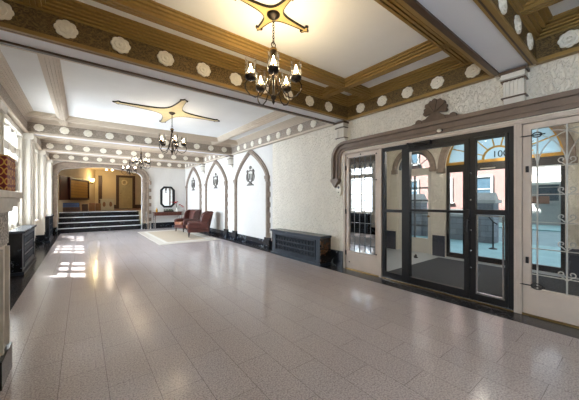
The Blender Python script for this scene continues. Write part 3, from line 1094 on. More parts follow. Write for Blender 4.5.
o = MB().box(4.97, 7.35, -0.55, 3.25, 0.0, 0.014).build('door_mat', 'mat', None)
tag(o, 'large charcoal floor mat inside the glazed entrance vestibule', 'floor mat')
t = thing('door_stop', 'small black door stop on the pale vestibule floor by the white arched door', 'door stop', (6.9, 3.62, 0))
MB().lathe([(0.05, 0), (0.05, 0.02), (0.028, 0.03), (0.03, 0.07), (0.015, 0.085)], n=14).build('stop_body', 'rubber', t)
MB().box(-0.09, 0.03, -0.012, 0.012, 0.045, 0.06).build('stop_arm', 'rubber', t)

t = thing('globe_lamp', 'hanging two-globe lamp in the vestibule, seen through the fanlight glass', 'ceiling lamp', (6.2, 2.06, VZ))
MB().lathe([(0.08, 0), (0.08, -0.02), (0.02, -0.05), (0.02, -0.9), (0.04, -0.93), (0.01, -0.98)], n=14).build('stem', 'bronze', t)
for s_ in (-1, 1):
    am = MB().tube([(0, 0, -0.90), (0.05 * s_, -0.08 * s_, -0.94), (0.075 * s_, -0.115 * s_, -0.90)], 0.01, 6).build('lamp_arm', 'bronze', t)
    MB().ball((0.08 * s_, -0.12 * s_, -0.98), 0.075, 1).build('globe', emit('milk_globe', (1.0, 0.93, 0.80), 4), am, smooth=True)
_d = bpy.data.lights.new('globe_light', 'POINT'); _d.energy = 28; _d.color = (1.0, 0.93, 0.82); _d.shadow_soft_size = 0.15
_o = bpy.data.objects.new('globe_light', _d); COL.objects.link(_o); _o.location = (0, 0, -1.15); _o.parent = t

# ------------------------------------------------------------------ outdoors beyond the street doors
MB().box(VX + 0.3, 13.0, -40, 45, -0.25, -0.12).build('ground_pavement', 'pavement', kind='structure')
MB().box(13.0, 20.0, -40, 45, -0.3, -0.2).build('ground_street', 'street', kind='structure')
MB().box(20.0, 60.0, -40, 45, -0.25, -0.12).build('ground_far_pavement', 'pavement', kind='structure')
MB().box(VX + 0.02, VX + 0.6, 0.9, 3.3, -0.12, -0.005).build('door_step', 'limestone', kind='structure')


def building(x, y0, y1, h, wall_m, label, shop=False):
    t = thing('building', label, 'building', (x, y0, -0.12))
    L = y1 - y0
    MB().box(0, 8, 0, L, 0, h).build('wall', wall_m, t)
    MB().box(-0.25, 0.1, -0.1, L + 0.1, h - 0.5, h).build('cornice', 'limestone', t)
    MB().box(-0.12, 0, 0, L, 0, 0.9).build('plinth', 'limestone', t)
    n = max(2, int(L / 2.6))
    for r in range(int(h / 3.4)):
        for k in range(n):
            y = L * (k + 0.5) / n; z = 1.5 + r * 3.4
            f = MB()
            f.sweep([(y - 0.55, z), (y + 0.55, z), (y + 0.55, z + 1.9), (y - 0.55, z + 1.9)], -0.07, 0.07, YZ, -0.10, 0.02, closed=True)
            f.box(-0.07, 0.02, y - 0.5, y + 0.5, z + 0.92, z + 0.98)
            f.box(-0.18, 0.02, y - 0.75, y + 0.75, z - 0.15, z - 0.06)
            fo = f.build('window_frame', 'limestone', t)
            MB().box(-0.03, 0.01, y - 0.5, y + 0.5, z, z + 1.9).build('window_glass', 'winglass', fo)
    if shop:
        MB().prism([(0.0, 3.3), (-1.3, 2.7), (-1.3, 2.6), (0.0, 2.6)], XZ, 0.3, L - 0.3).build('awning', 'white', t)


building(24, 6.0, 17.0, 11, 'brick', 'pink brick house across the street behind the grey stone wall')
building(24, -9.0, 5.2, 8, 'limestone', 'pale building with an awning across the street, right of the brick house', shop=True)
building(26, 17.6, 30.0, 10, 'brick', 'brick house across the street at the far left, past the nearer brick house')


def bush(name, x, y, r, h, label, trunk=0):
    t = thing(name, label, 'bush' if not trunk else 'tree', (x, y, -0.12), 0)
    if trunk:
        MB().tube([(0, 0, 0), (0.05, 0, trunk * 0.5), (0, 0.05, trunk + 0.4)], [0.16, 0.12, 0.09], 8).build('trunk', 'trunk', t)
    m = MB()
    rnd = random.Random(int(x * 10 + y * 7))
    for k in range(46):
        a = rnd.uniform(0, 2 * pi); q = rnd.uniform(0, 1) ** 0.5 * r * 0.75
        z = trunk + rnd.uniform(0.15, 0.9) * h
        rr = rnd.uniform(0.16, 0.30) * min(r, h)
        if z - rr < 0: z = rr
        m.ball((q * cos(a), q * sin(a), z), rr, rnd.uniform(0.7, 1.0), 1)
    o = m.build('foliage', 'leaf2', t)
    dm = o.modifiers.new('ragged', 'DISPLACE')
    tx = bpy.data.textures.new('ragged', 'CLOUDS'); tx.noise_scale = 0.18
    dm.texture = tx; dm.strength = 0.25


t = thing('garden_wall', 'low grey stone garden wall with square piers across the pavement', 'garden wall', (12.2, 5.2, -0.12))
MB().box(0, 0.35, -1.2, 7.5, 0, 0.95).build('wall_run', 'greystone', t)
MB().box(-0.05, 0.40, -1.2, 7.5, 0.95, 1.05).build('coping', 'limestone', t)
for y in (-1.5, 1.2, 4.2, 7.5):
    p = MB().box(-0.12, 0.47, y - 0.3, y + 0.3, 0, 1.5).build('pier', 'greystone', t)
    c = MB().box(-0.2, 0.55, y - 0.38, y + 0.38, 1.5, 1.62)
    c.prism([(-0.15, 1.62), (0.50, 1.62), (0.175, 1.9)], XZ, y - 0.3, y + 0.3)
    c.build('pier_cap', 'limestone', p)
bush('bush', 14.0, 7.9, 0.9, 1.7, 'blue green bush behind the grey stone garden wall')
bush('street_tree', 17.5, 11.6, 1.6, 2.6, 'leafy street tree seen through the white arched vestibule door', 1.9)
bush('street_tree', 15.0, 9.8, 1.3, 2.2, 'small street tree left of the bush, behind the garden wall', 1.2)
t = thing('street_post', 'thin dark forked post on the pavement outside the street door', 'post', (10.8, 3.05, -0.12))
MB().tube([(0, 0, 0), (0, 0, 0.9)], 0.025, 8).build('post_shaft', 'iron', t)
MB().tube([(0, -0.12, 0.82), (0, 0, 0.9), (0, 0.12, 1.05)], 0.02, 8).build('post_arm', 'iron', t)
MB().lathe([(0.12, 0), (0.12, 0.02), (0.03, 0.05)], n=14).build('post_foot', 'iron', t)

# ------------------------------------------------------------------ raised alcove behind the arch
PZ = 0.92
AY = 22.0
st = struct('floor_steps')
for k in range(4):
    z1 = 0.23 * (k + 1); y0 = 15.82 + 0.30 * k
    xr = AX1 + 0.0
    o = MB()
    c = [(AX0, y0), (xr - 0.16, y0)] + [(xr - 0.16 + 0.16 * sin(R(a)), y0 + 0.16 * (1 - cos(R(a)))) for a in (30, 60, 90)] + [(xr, 17.1), (AX0, 17.1)]
    if k < 3:
        c[-2] = (xr, y0 + 0.301 + 0.16); c[-1] = (AX0, y0 + 0.301 + 0.16)
    o.prism(c, XY, 0.23 * k if k < 3 else 0.23 * k, z1 - 0.03)
    o.build('riser', 'step', st)
    e = MB()
    c2 = [(x, y - (0.015 if i < 2 else 0)) for i, (x, y) in enumerate(c)]
    e.prism(c2, XY, z1 - 0.03, z1)
    e.build('step_tread', 'step', st)
    e = MB()
    e.sweep([(AX0, y0 - 0.015)] + c[1:5], -0.018, 0.018, XY, z1 - 0.034, z1 + 0.006)
    e.build('nosing', 'nosing', st)
MB().box(-1.3, 5.2, 17.1, AY + 0.2, PZ - 0.15, PZ).build('floor_alcove', 'alcove_floor', kind='structure')
MB().box(-1.3, 5.2, YN + 0.3, AY + 0.2, 3.5, 3.6).build('ceiling_alcove', 'ochre', kind='structure')
MB().box(0.55, 5.2, AY, AY + 0.2, PZ, 3.5).build('wall_alcove_back', 'ochre', kind='structure')
MB().box(5.0, 5.2, YN + 0.3, AY, 0, 3.5).build('wall_alcove_right', 'ochre', kind='structure')
# slanting left wall of the alcove
P0, P1 = Vector((-0.92, 16.75)), Vector((0.70, 22.05))
dv = (P1 - P0).normalized(); nv = Vector((-dv.y, dv.x))
def slant(s, off, z):
    q = P0 + dv * s + nv * off
    return (q.x, q.y, z)
m = MB().prism([(0, 0), ((P1 - P0).length, 0), ((P1 - P0).length, 3.5), (0, 3.5)], lambda p, d: slant(p[0], d, p[1]), 0.0, 0.2)
m.build('wall_alcove_left', 'ochre', kind='structure')
m = MB().box(-1.3, -0.86, YN + 0.3, 16.8, 0, 3.5); m.build('wall_alcove_return', 'ochre', kind='structure')
m = MB().box(AX1 + 0.01, 5.0, YN + 0.3, 17.1, 0, PZ); m.build('wall_alcove_cheek', 'ochre', kind='structure')

# arch moulding on the hall side
t = trim()
m = MB()
m.sweep(arch_path, -0.30, 0.0, XZ, YN - 0.05, YN + 0.02)
m.sweep(arch_path, -0.30, -0.22, XZ, YN - 0.10, YN - 0.05)
m.sweep(arch_path, -0.12, -0.06, XZ, YN - 0.08, YN - 0.05)
for s, xe in ((1, AX1 + 0.30), (-1, AX0 - 0.30)):
    for k in range(6):
        z = 0.4 + k * 0.38
        if xe > 0: m.box(xe, xe + 0.12, YN - 0.05, YN, z, z + 0.18)
m.build('arch_moulding', 'stone', t)
m = MB()
m.box(AX1 - 0.02, AX1 + 0.36, YN - 0.13, YN, 2.42, 2.56); m.box(AX0 - 0.34, AX0 + 0.02, YN - 0.13, YN, 2.42, 2.56)
m.build('capital', 'stone', t)
m = MB()
m.box(AX1 + 0.0, AX1 + 0.34, YN - 0.08, YN, 0, 0.30); m.box(AX0 - 0.32, AX0 + 0.0, YN - 0.08, YN, 0, 0.30)
m.build('plinth', 'blackmarble', t)

# brass mailboxes in a dark frame on the slanting wall
t = thing('mailbox_panel', 'panel of brass mailboxes in a dark red wood frame on the alcove wall', 'mailboxes')
sl = lambda p, d: slant(p[0], d, p[1])
m = MB(); m.prism([(0.15, 1.50), (3.95, 1.50), (3.95, 2.68), (0.15, 2.68)], sl, -0.06, 0.0); m.build('backboard', 'mahogany', t)
m = MB(); m.sweep([(1.15, 1.56), (3.90, 1.56), (3.90, 2.62), (1.15, 2.62)], -0.05, 0.05, sl, -0.13, -0.06, closed=True); m.build('frame', 'mahogany', t)
m = MB()
for r in range(6):
    for k in range(11):
        a0_ = 1.22 + k * 0.236; z0_ = 1.63 + r * 0.156
        m.prism([(a0_, z0_), (a0_ + 0.222, z0_), (a0_ + 0.222, z0_ + 0.142), (a0_, z0_ + 0.142)], sl, -0.085, -0.06)
        m.prism([(a0_ + 0.06, z0_ + 0.085), (a0_ + 0.16, z0_ + 0.085), (a0_ + 0.16, z0_ + 0.10), (a0_ + 0.06, z0_ + 0.10)], sl, -0.09, -0.085)
m.build('mailbox_fronts', 'mail', t)

# alcove door, dark upright frame
d6 = struct('door_6')
m = MB()
for a, bb in ((1.85, 2.02), (2.82, 2.99)):
    m.box(a, bb, AY - 0.08, AY, PZ, 3.2)
m.box(2.02, 2.82, AY - 0.08, AY, 3.05, 3.2)
m.build('door_frame', 'door_wood', d6)
MB().box(2.02, 2.82, AY - 0.04, AY - 0.005, PZ + 0.01, 3.05).build('door_leaf', 'door_pane', d6)
MB().lathe([(0.02, 0), (0.03, 0.05), (0.01, 0.08)], n=10, frame=lambda x, y, h: (2.12 + x, AY - 0.04 - h, 1.95 + y)).build('door_knob', 'brass', d6)
t = trim()
MB().box(0.86, 1.06, AY - 0.09, AY, PZ, 3.12).build('dark_post', 'door_wood', t)
b = MB().box(1.06, 1.85, AY - 0.03, AY, PZ, PZ + 0.25); b.box(2.99, 5.0, AY - 0.03, AY, PZ, PZ + 0.25)
b.build('baseboard_alcove', 'door_wood', kind='structure')
t = thing('hoop', 'round pale gold wreath hanging on the tan alcove door', 'hoop', (2.36, AY - 0.05, 2.72))  # plain torus on a loop, for an unidentified round shape on the door
MB().tube([(0.15 * cos(2 * pi * k / 20), -0.03, 0.15 * sin(2 * pi * k / 20)) for k in range(20)], 0.05, 8, closed=True).build('ring', 'medal', t, smooth=True)
MB().tube([(0, -0.01, 0.14), (0, -0.01, 0.32)], 0.012, 6).build('hanging_loop', 'gilt', t)


def point(name, loc, e, c, r=0.04, parent=None):
    d = bpy.data.lights.new(name, 'POINT')
    d.energy = e; d.color = c; d.shadow_soft_size = r
    o = bpy.data.objects.new(name, d)
    COL.objects.link(o)
    o.location = loc
    if parent: o.parent = parent
    return o


sx_, sy_, _ = slant(4.45, -0.14, 0)
t = thing('wall_sconce', 'lit cream wall sconce on the alcove wall right of the mailboxes', 'wall lamp', (sx_, sy_, 2.62))
MB().lathe([(0.03, -0.12), (0.05, -0.08), (0.03, 0.0)], n=12).build('sconce_holder', 'brass', t)
MB().box(-0.20, 0.0, -0.02, 0.02, -0.09, -0.05).build('sconce_arm', 'brass', t)
MB().lathe([(0.04, 0.0), (0.09, 0.05), (0.11, 0.14), (0.08, 0.22)], n=16).build('sconce_shade', emit('sconce_glass', (1.0, 0.86, 0.45), 4), t, smooth=True)
point('sconce_light', (0.16, -0.12, 0.25), 14, (1.0, 0.78, 0.38), 0.08, t)
t = thing('ceiling_lamp', 'small brass two-lamp fixture under the alcove ceiling', 'ceiling lamp', (1.35, 20.2, 3.5))
MB().lathe([(0.09, 0), (0.09, -0.03), (0.02, -0.06), (0.02, -0.12)], n=14).build('lamp_base', 'brass', t)
for s in (-1, 1):
    MB().tube([(0, 0, -0.10), (s * 0.12, 0, -0.13), (s * 0.14, 0, -0.08)], 0.012, 6).build('lamp_arm', 'brass', t)
    MB().ball((s * 0.15, 0, -0.13), 0.06, 1).build('lamp_globe', emit('alcove_globe', (1.0, 0.85, 0.55), 4), t, smooth=True)
point('alcove_light', (0, 0, -0.35), 16, (1.0, 0.82, 0.60), 0.12, t)

# boxes on the platform
def carton(name, x, y, w, d, h, m, label, cat='box', lid=True, rz=0.0, group=None):
    t = thing(name, label, cat, (x, y, PZ), rz, group)
    MB().box(-w / 2, w / 2, -d / 2, d / 2, 0, h).build('carton_body', m, t, bevel=0.008)
    if lid:
        MB().box(-0.03, 0.03, -d / 2 - 0.002, d / 2 + 0.002, h, h + 0.003).build('tape', 'cream_box', t)


t = thing('storage_crate', 'blue cloth covered seat box at the left end of the platform', 'seat box', (-0.48, 17.55, PZ))
MB().box(-0.36, 0.40, -0.25, 0.25, 0, 0.22).build('crate_base', 'card2', t)
MB().box(-0.34, 0.38, -0.24, 0.24, 0.22, 0.44).build('cushion', 'blue', t, bevel=0.04, seg=3)
MB().box(-0.36, 0.40, -0.26, -0.25, 0.10, 0.14).build('front_rail', 'mahogany', t)
carton('carton', 0.12, 17.9, 0.26, 0.3, 0.36, 'card2', 'dark brown upright carton right of the blue seat box')
carton('carton', 0.42, 17.9, 0.26, 0.3, 0.42, 'card', 'brown carton standing between the dark carton and the cream cabinet')
carton('carton', 0.70, 18.2, 0.24, 0.3, 0.40, 'card', 'brown carton pushed against the left side of the cream cabinet')
t = thing('low_cabinet', 'low cream cabinet with two arched door panels on the platform', 'cabinet', (1.13, 18.6, PZ))
MB().box(-0.30, 0.32, -0.2, 0.2, 0.0, 0.60).build('cabinet_body', 'cream_box', t)
MB().box(-0.33, 0.35, -0.23, 0.22, 0.60, 0.64).build('cabinet_top', 'cream_box', t)
for s in (-1, 1):
    dd = MB().box(0.01 + s * 0.155 - 0.13, 0.01 + s * 0.155 + 0.13, -0.215, -0.2, 0.06, 0.56).build('cabinet_door', 'cream_box', t)
    MB().prism([(0.01 + s * 0.155 + 0.07 * cos(R(a)), 0.34 + 0.14 * sin(R(a))) for a in range(0, 360, 20)], XZ, -0.22, -0.215).build('oval_panel', 'card', dd)

# handrail at the right end of the steps
t = thing('handrail', 'slim steel handrail post at the right end of the black steps', 'handrail', (2.60, 15.45, 0))
MB().tube([(0, 0, 0), (0, 0, 0.82), (0, 0.06, 0.90), (0, 0.20, 0.93)], 0.014, 8).build('post', 'chrome', t)
MB().lathe([(0.05, 0), (0.05, 0.012), (0.02, 0.02)], n=12).build('foot_plate', 'chrome', t)

# ------------------------------------------------------------------ radiator covers
def radiator(loc, L, D, H, rz, label, top_m, side_m):
    """front faces local -y, length along local x, back at y = D"""
    t = thing('radiator_cover', label, 'radiator cover', loc, rz)
    x0, x1 = -L / 2, L / 2
    m = MB()
    m.box(x0 + 0.03, x1 - 0.03, 0.12, D, 0.06, H - 0.05)
    m.build('cabinet_back', 'void', t)
    f = MB()
    z0, z1 = 0.06, H - 0.05
    gx0, gx1, gz0, gz1 = x0 + 0.20, x1 - 0.20, 0.16, H - 0.13
    f.box(x0 + 0.02, gx0, 0, 0.03, z0, z1); f.box(gx1, x1 - 0.02, 0, 0.03, z0, z1)
    f.box(gx0, gx1, 0, 0.03, z0, gz0); f.box(gx0, gx1, 0, 0.03, gz1, z1)
    f.sweep([(gx0, gz0), (gx1, gz0), (gx1, gz1), (gx0, gz1)], -0.03, 0.0, XZ, -0.014, 0.0, closed=True)
    f.build('front_panel', 'radiator', t)
    g = MB()
    rows = 3
    for r in range(rows + 1):
        z = gz0 + (gz1 - gz0) * r / rows
        g.box(gx0, gx1, 0.004, 0.02, z - 0.014, z + 0.014)
    n = int((gx1 - gx0) / 0.12)
    for k in range(n + 1):
        x = gx0 + (gx1 - gx0) * k / n
        g.box(x - 0.012, x + 0.012, 0.006, 0.018, gz0, gz1)
    for r in range(rows):
        zc = gz0 + (gz1 - gz0) * (r + 0.5) / rows
        for k in range(n):
            xc = gx0 + (gx1 - gx0) * (k + 0.5) / n
            g.tube([(xc + 0.030 * cos(q * pi / 4), 0.010, zc + 0.036 * sin(q * pi / 4)) for q in range(8)], 0.006, 4, closed=True)
    g.build('grille', 'radiator', t)
    for s in (-1, 1):
        a, bb = sorted((s * (L / 2 - 0.03), s * L / 2))
        MB().box(a, bb, 0.0, D, 0.06, H - 0.05).build('side_panel', side_m, t)
    MB().box(x0 - 0.02, x1 + 0.02, -0.03, D, 0, 0.06).build('plinth', 'radiator', t)
    MB().box(x0 - 0.03, x1 + 0.03, -0.04, D, H - 0.05, H).build('top_slab', top_m, t, bevel=0.008)
    return t


radiator((4.27, 5.42, 0), 1.98, 0.32, 0.68, -pi / 2, 'long black pierced radiator cover against the stucco wall left of the entrance', 'radtop', 'radside')
radiator((-0.95, 8.45, 0), 1.78, 0.22, 0.88, pi / 2, 'tall black radiator cover under the near window on the left wall', 'radtop', 'blackmarble')
radiator((-0.93, 13.6, 0), 1.5, 0.24, 0.92, pi / 2, 'tall black radiator cover by the steps at the far end of the left wall', 'radtop', 'blackmarble')

# intercom on the wall
t = thing('intercom', 'ivory oval wall telephone box beside the beige leaded door', 'intercom', (XR - 0.001, 4.16, 1.72))
MB().prism([(0.07 * cos(R(a)), 0.13 * (1 if sin(R(a)) > 0 else 1) * sin(R(a))) for a in range(0, 360, 15)], lambda p, d: (d, p[0], p[1]), -0.06, 0.0).build('casing', 'plastic', t, bevel=0.012)
MB().prism([(0.03 * cos(R(a)), 0.06 + 0.03 * sin(R(a))) for a in range(0, 360, 20)], lambda p, d: (d, p[0], p[1]), -0.064, -0.06).build('speaker_grille', 'lead', t)
MB().lathe([(0.014, 0), (0.014, 0.008)], n=10, frame=lambda x, y, h: (-0.06 - h, x, -0.05 + y)).build('call_button', 'iron', t)

# ------------------------------------------------------------------ fireplace on the left
t = thing('fireplace', 'pale carved stone fireplace with a moulded mantel shelf on the left wall', 'fireplace', (0, 0, 0))
fx, fy1, fy0 = -0.53, 3.45, 1.55
for a, bb in ((fy1 - 0.36, fy1), (fy0, fy0 + 0.36)):
    m = MB()
    m.box(XL, fx, a, bb, 0.22, 1.12)
    m.box(fx, fx + 0.025, a + 0.05, a + 0.09, 0.25, 1.10); m.box(fx, fx + 0.025, bb - 0.09, bb - 0.05, 0.25, 1.10)
    m.build('jamb', 'mantel', t)
for a, bb in ((fy1 - 0.38, fy1 + 0.02), (fy0 - 0.02, fy0 + 0.38)):
    m = MB()
    m.box(XL, fx + 0.03, a, bb, 0, 0.22)
    m.build('plinth', 'blackmarble', t)
MB().box(XL, fx + 0.01, fy0, fy1, 1.12, 1.40).build('carved_lintel', 'mantel_carved', t)
m = MB()
m.box(XL, fx + 0.03, fy0 - 0.04, fy1 + 0.05, 1.40, 1.44); m.box(XL, fx + 0.05, fy0 - 0.08, fy1 + 0.11, 1.44, 1.48); m.box(XL, fx + 0.06, fy0 - 0.12, fy1 + 0.16, 1.48, 1.515)
m.build('shelf_moulding', 'mantel', t)
MB().box(XL, fx + 0.075, fy0 - 0.16, fy1 + 0.21, 1.515, 1.575).build('mantel_shelf', 'mantel', t, bevel=0.008)
MB().box(XL, fx - 0.35, fy0 + 0.36, fy1 - 0.36, 0, 1.12).build('firebox', 'firebox', t)

t = thing('brocade_box', 'red and gold brocade box with silver scroll edge standing on the mantel shelf', 'decorative box', (-0.556, 3.525, 1.577))
MB().box(-0.20, 0.06, -0.30, 0.10, 0, 0.29).build('box_body', 'tapestry', t, bevel=0.012)
m = MB()
for k in range(6):
    z = 0.03 + 0.046 * k
    m.tube([(0.066, 0.085 + 0.018 * cos(q * pi / 5), z + 0.02 * sin(q * pi / 5)) for q in range(10)], 0.005, 5, closed=True)
    m.tube([(0.066, 0.045 + 0.016 * cos(q * pi / 5), z + 0.02 * sin(q * pi / 5)) for q in range(10)], 0.004, 5, closed=True)
m.build('scroll_edge', 'silver', t)
MB().box(-0.20, 0.065, -0.30, 0.105, 0.29, 0.30).build('box_lid', 'gilt', t)

# ------------------------------------------------------------------ rug, chairs, console
t = thing('area_rug', 'large cream and sand bordered rug under the two leather armchairs', 'rug', (0, 0, 0))
m = MB().box(2.05, 4.15, 9.75, 14.4, 0, 0.012); m.build('rug_border', 'rug', t)
m = MB().box(2.28, 3.92, 10.05, 14.1, 0.012, 0.014); m.build('rug_band', 'rugband', t)
m = MB().box(2.40, 3.80, 10.22, 13.95, 0.014, 0.016); m.build('rug_field', 'rugfield', t)


def wing_chair(loc, rz, label, first=None):
    """faces local -y"""
    if first: return dup(first, loc, rz, label)
    t = thing('wing_chair', label, 'armchair', loc, rz, 'brown leather wing armchairs on the rug')
    sx = lambda p, d: (d, p[0], p[1])
    for x in (-0.27, 0.27):
        for y, lean in ((-0.30, -0.02), (0.30, 0.06)):
            MB().tube([(x, y, 0.20), (x * 1.03, y + lean, 0.0)], [0.032, 0.020], 8).build('leg', 'darkleg', t)
    MB().box(-0.34, 0.34, -0.36, 0.34, 0.18, 0.33).build('seat_frame', 'leather', t, bevel=0.03, seg=3)
    MB().box(-0.26, 0.26, -0.40, 0.22, 0.33, 0.46).build('seat_cushion', 'leather2', t, bevel=0.05, seg=3)
    # back leaning backwards
    MB().prism([(0.20, 0.30), (0.34, 0.30), (0.47, 0.98), (0.44, 1.02), (0.38, 1.01), (0.33, 0.96)], sx, -0.31, 0.31).build('backrest', 'leather', t, bevel=0.03, seg=3)
    for s in (-1, 1):
        a, bb = sorted((s * 0.27, s * 0.38))
        MB().prism([(-0.34, 0.32), (0.30, 0.32), (0.30, 0.60), (-0.28, 0.60), (-0.36, 0.55)], sx, a, bb).build('arm', 'leather', t, bevel=0.04, seg=3)
        a, bb = sorted((s * 0.30, s * 0.37))
        MB().prism([(0.05, 0.58), (0.30, 0.58), (0.46, 1.00), (0.30, 1.01), (0.14, 0.92), (0.08, 0.78)], sx, a, bb).build('wing', 'leather', t, bevel=0.025, seg=3)
    m = MB()
    for i in range(3):
        for k in range(2 + i % 2):
            x = -0.16 + k * 0.32 if i % 2 == 0 else -0.2 + k * 0.2
            z = 0.62 + i * 0.13
            m.ball((x, 0.24 + (z - 0.3) * 0.195 - 0.012, z), 0.012, 1, 1)
    m.build('button', 'darkleg', t)
    t.scale = (1.05, 1.2, 1.0)
    return t


ch = wing_chair((3.80, 11.12, 0.025), R(-106), 'brown leather wing armchair in front, seen from its side, on the cream rug')
wing_chair((3.97, 13.25, 0.025), R(-72), 'brown leather wing armchair behind, beside the console table, with its seat in view', ch)

t = thing('console_table', 'narrow red brown console table with silver legs against the back wall', 'console table', (3.62, 15.40, 0))
MB().box(-0.70, 0.70, -0.21, 0.21, 0.83, 0.87).build('table_top', 'redwood', t, bevel=0.006)
MB().box(-0.66, 0.66, -0.18, 0.19, 0.69, 0.83).build('apron', 'redwood', t)
for k in range(3):
    dr = MB().box(-0.62 + k * 0.42, -0.62 + k * 0.42 + 0.40, -0.19, -0.18, 0.705, 0.815).build('drawer', 'redwood', t)
    MB().ball((-0.42 + k * 0.42, -0.20, 0.76), 0.014, 1, 1).build('knob', 'brass', dr)
for x in (-0.64, 0.64):
    for y in (-0.17, 0.17):
        MB().box(x - 0.02, x + 0.02, y - 0.02, y + 0.02, 0, 0.69).build('leg', 'chrome', t)

t = thing('mirror', 'octagonal mirror in a black frame above the console table', 'mirror', (3.68, YN - 0.001, 1.66))
oc = [(-0.33, -0.37), (-0.18, -0.53), (0.18, -0.53), (0.33, -0.37), (0.33, 0.37), (0.18, 0.53), (-0.18, 0.53), (-0.33, 0.37)]
MB().sweep(oc, -0.04, 0.06, XZ, -0.05, 0.0, closed=True).build('mirror_frame', 'black', t)
MB().prism(oc, XZ, -0.02, -0.005).build('mirror_plate', 'mirror', t)

t = thing('flower_vase', 'white vase of red flowers on the right end of the console table', 'flower vase', (4.08, 15.38, 0.871))
MB().lathe([(0.05, 0), (0.075, 0.05), (0.07, 0.12), (0.04, 0.18), (0.05, 0.21)], n=18).build('vase', 'ceramic', t, smooth=True)
ends = [(-0.10, -0.02, 0.50), (0.0, -0.05, 0.52), (-0.04, 0.04, 0.46), (0.24, -0.04, 0.30), (0.15, 0.0, 0.36), (0.31, -0.03, 0.24)]
m = MB()
for e in ends:
    m.tube([(0, 0, 0.1), (e[0] * 0.4, e[1] * 0.4, e[2] * 0.75), e], 0.006, 5)
m.build('flower_stems', 'leaf', t)
for e in ends:
    m = MB()
    for k in range(6):
        a = k * pi / 3
        m.ball((e[0] + 0.035 * cos(a), e[1] + 0.035 * sin(a), e[2] + 0.01), 0.032, 0.6, 1)
    m.ball((e[0], e[1], e[2] + 0.02), 0.03, 0.8, 1)
    m.build('flower', 'petal', t)
t = thing('planter', 'low black trough of green leaves in the middle of the console table', 'plant', (3.66, 15.36, 0.871))
MB().box(-0.24, 0.24, -0.07, 0.07, 0, 0.07).build('trough', 'soil', t, bevel=0.008)
m = MB()
rnd = random.Random(3)
for k in range(60):
    x, y = rnd.uniform(-0.22, 0.22), rnd.uniform(-0.05, 0.05)
    a, h = rnd.uniform(0, 2 * pi), rnd.uniform(0.05, 0.11)
    dx, dy = 0.04 * cos(a), 0.04 * sin(a)
    m.face([(x, y, 0.065), (x + dx - dy * 0.3, y + dy + dx * 0.3, 0.065 + h * 0.6), (x + dx * 1.4, y + dy * 1.4, 0.065 + h), (x + dx + dy * 0.3, y + dy - dx * 0.3, 0.065 + h * 0.6)])
o = m.build('leaves', 'leaf', t)
sm = o.modifiers.new('thick', 'SOLIDIFY'); sm.thickness = 0.004
t = thing('candle_jar', 'small amber bottle on the left end of the console table', 'bottle', (3.08, 15.36, 0.871))
MB().lathe([(0.05, 0), (0.05, 0.13), (0.02, 0.17), (0.02, 0.2)], n=16).build('bottle_body', 'amber', t, smooth=True)
MB().lathe([(0.024, 0.2), (0.024, 0.225)], n=12).build('bottle_cap', 'gilt', t)

# ------------------------------------------------------------------ medallions and chandeliers
def medallion(loc, a, b, m_, label):
    t = thing('ceiling_medallion', label, 'ceiling medallion', loc, 0, 'star ceiling medallions')
    pts = []
    # four concave sides between tips (a,0),(0,b),(-a,0),(0,-b)
    def side(tx, ty, sxn):
        out = []
        core = 0.42 * min(a, b)
        w = 0.05 * min(a, b) + 0.012
        return core, w
    core = 0.30 * min(a, b); w = 0.05 * min(a, b)
    for q in range(4):
        ax = [(1, 0), (0, 1), (-1, 0), (0, -1)][q]
        bx_ = [(0, 1), (-1, 0), (0, -1), (1, 0)][q]
        la = (a, b, a, b)[q]; lb = (b, a, b, a)[q]
        P0_ = Vector((ax[0] * la * 0.86 + bx_[0] * w, ax[1] * la * 0.86 + bx_[1] * w))
        P3_ = Vector((bx_[0] * lb * 0.86 + ax[0] * w, bx_[1] * lb * 0.86 + ax[1] * w))
        C = Vector((ax[0] + bx_[0], ax[1] + bx_[1])) * core * 0.40
        # fleur tip
        A = Vector(ax); B = Vector(bx_)
        f = 0.15 * la if la < 0.7 else 0.10 * la
        for u, v in ((1.0, 0.0),):
            pts.append(A * la)
        pts.append(A * (la - f * 0.5) + B * f * 0.30)
        pts.append(A * (la - f * 0.75) + B * f * 0.75)
        pts.append(A * (la - f * 1.05) + B * f * 0.70)
        pts.append(A * (la - f * 0.95) + B * w)
        for k in range(1, 12):
            s = k / 12
            pts.append(P0_ * (1 - s) ** 3 + C * 3 * s * (1 - s) + P3_ * s ** 3)
        lf = 0.15 * lb if lb < 0.7 else 0.10 * lb
        pts.append(B * (lb - lf * 0.95) + A * w)
        pts.append(B * (lb - lf * 1.05) + A * lf * 0.70)
        pts.append(B * (lb - lf * 0.75) + A * lf * 0.75)
        pts.append(B * (lb - lf * 0.5) + A * lf * 0.30)
    pl = [tuple(p) for p in pts]
    MB().prism(pl, XY, -0.022, 0.0).build('star_plate', m_, t)
    MB().sweep(pl, -0.004, 0.003, XY, -0.028, -0.001, closed=True).build('star_rim', 'bronze', t)
    return t


medallion((1.72, 2.55, ZC), 0.52, 0.36, 'medal_gold', 'small gold star medallion on the ceiling of the near bay')
medallion((1.72, 6.90, ZC), 1.20, 1.05, 'medal', 'large cream star medallion with long points on the ceiling of the big middle bay')


def soften(root, e, c):
    d = None
    for o in root.children:
        if o.type == 'LIGHT':
            if d is None:
                d = o.data.copy(); d.energy = e; d.color = c
            o.data = d


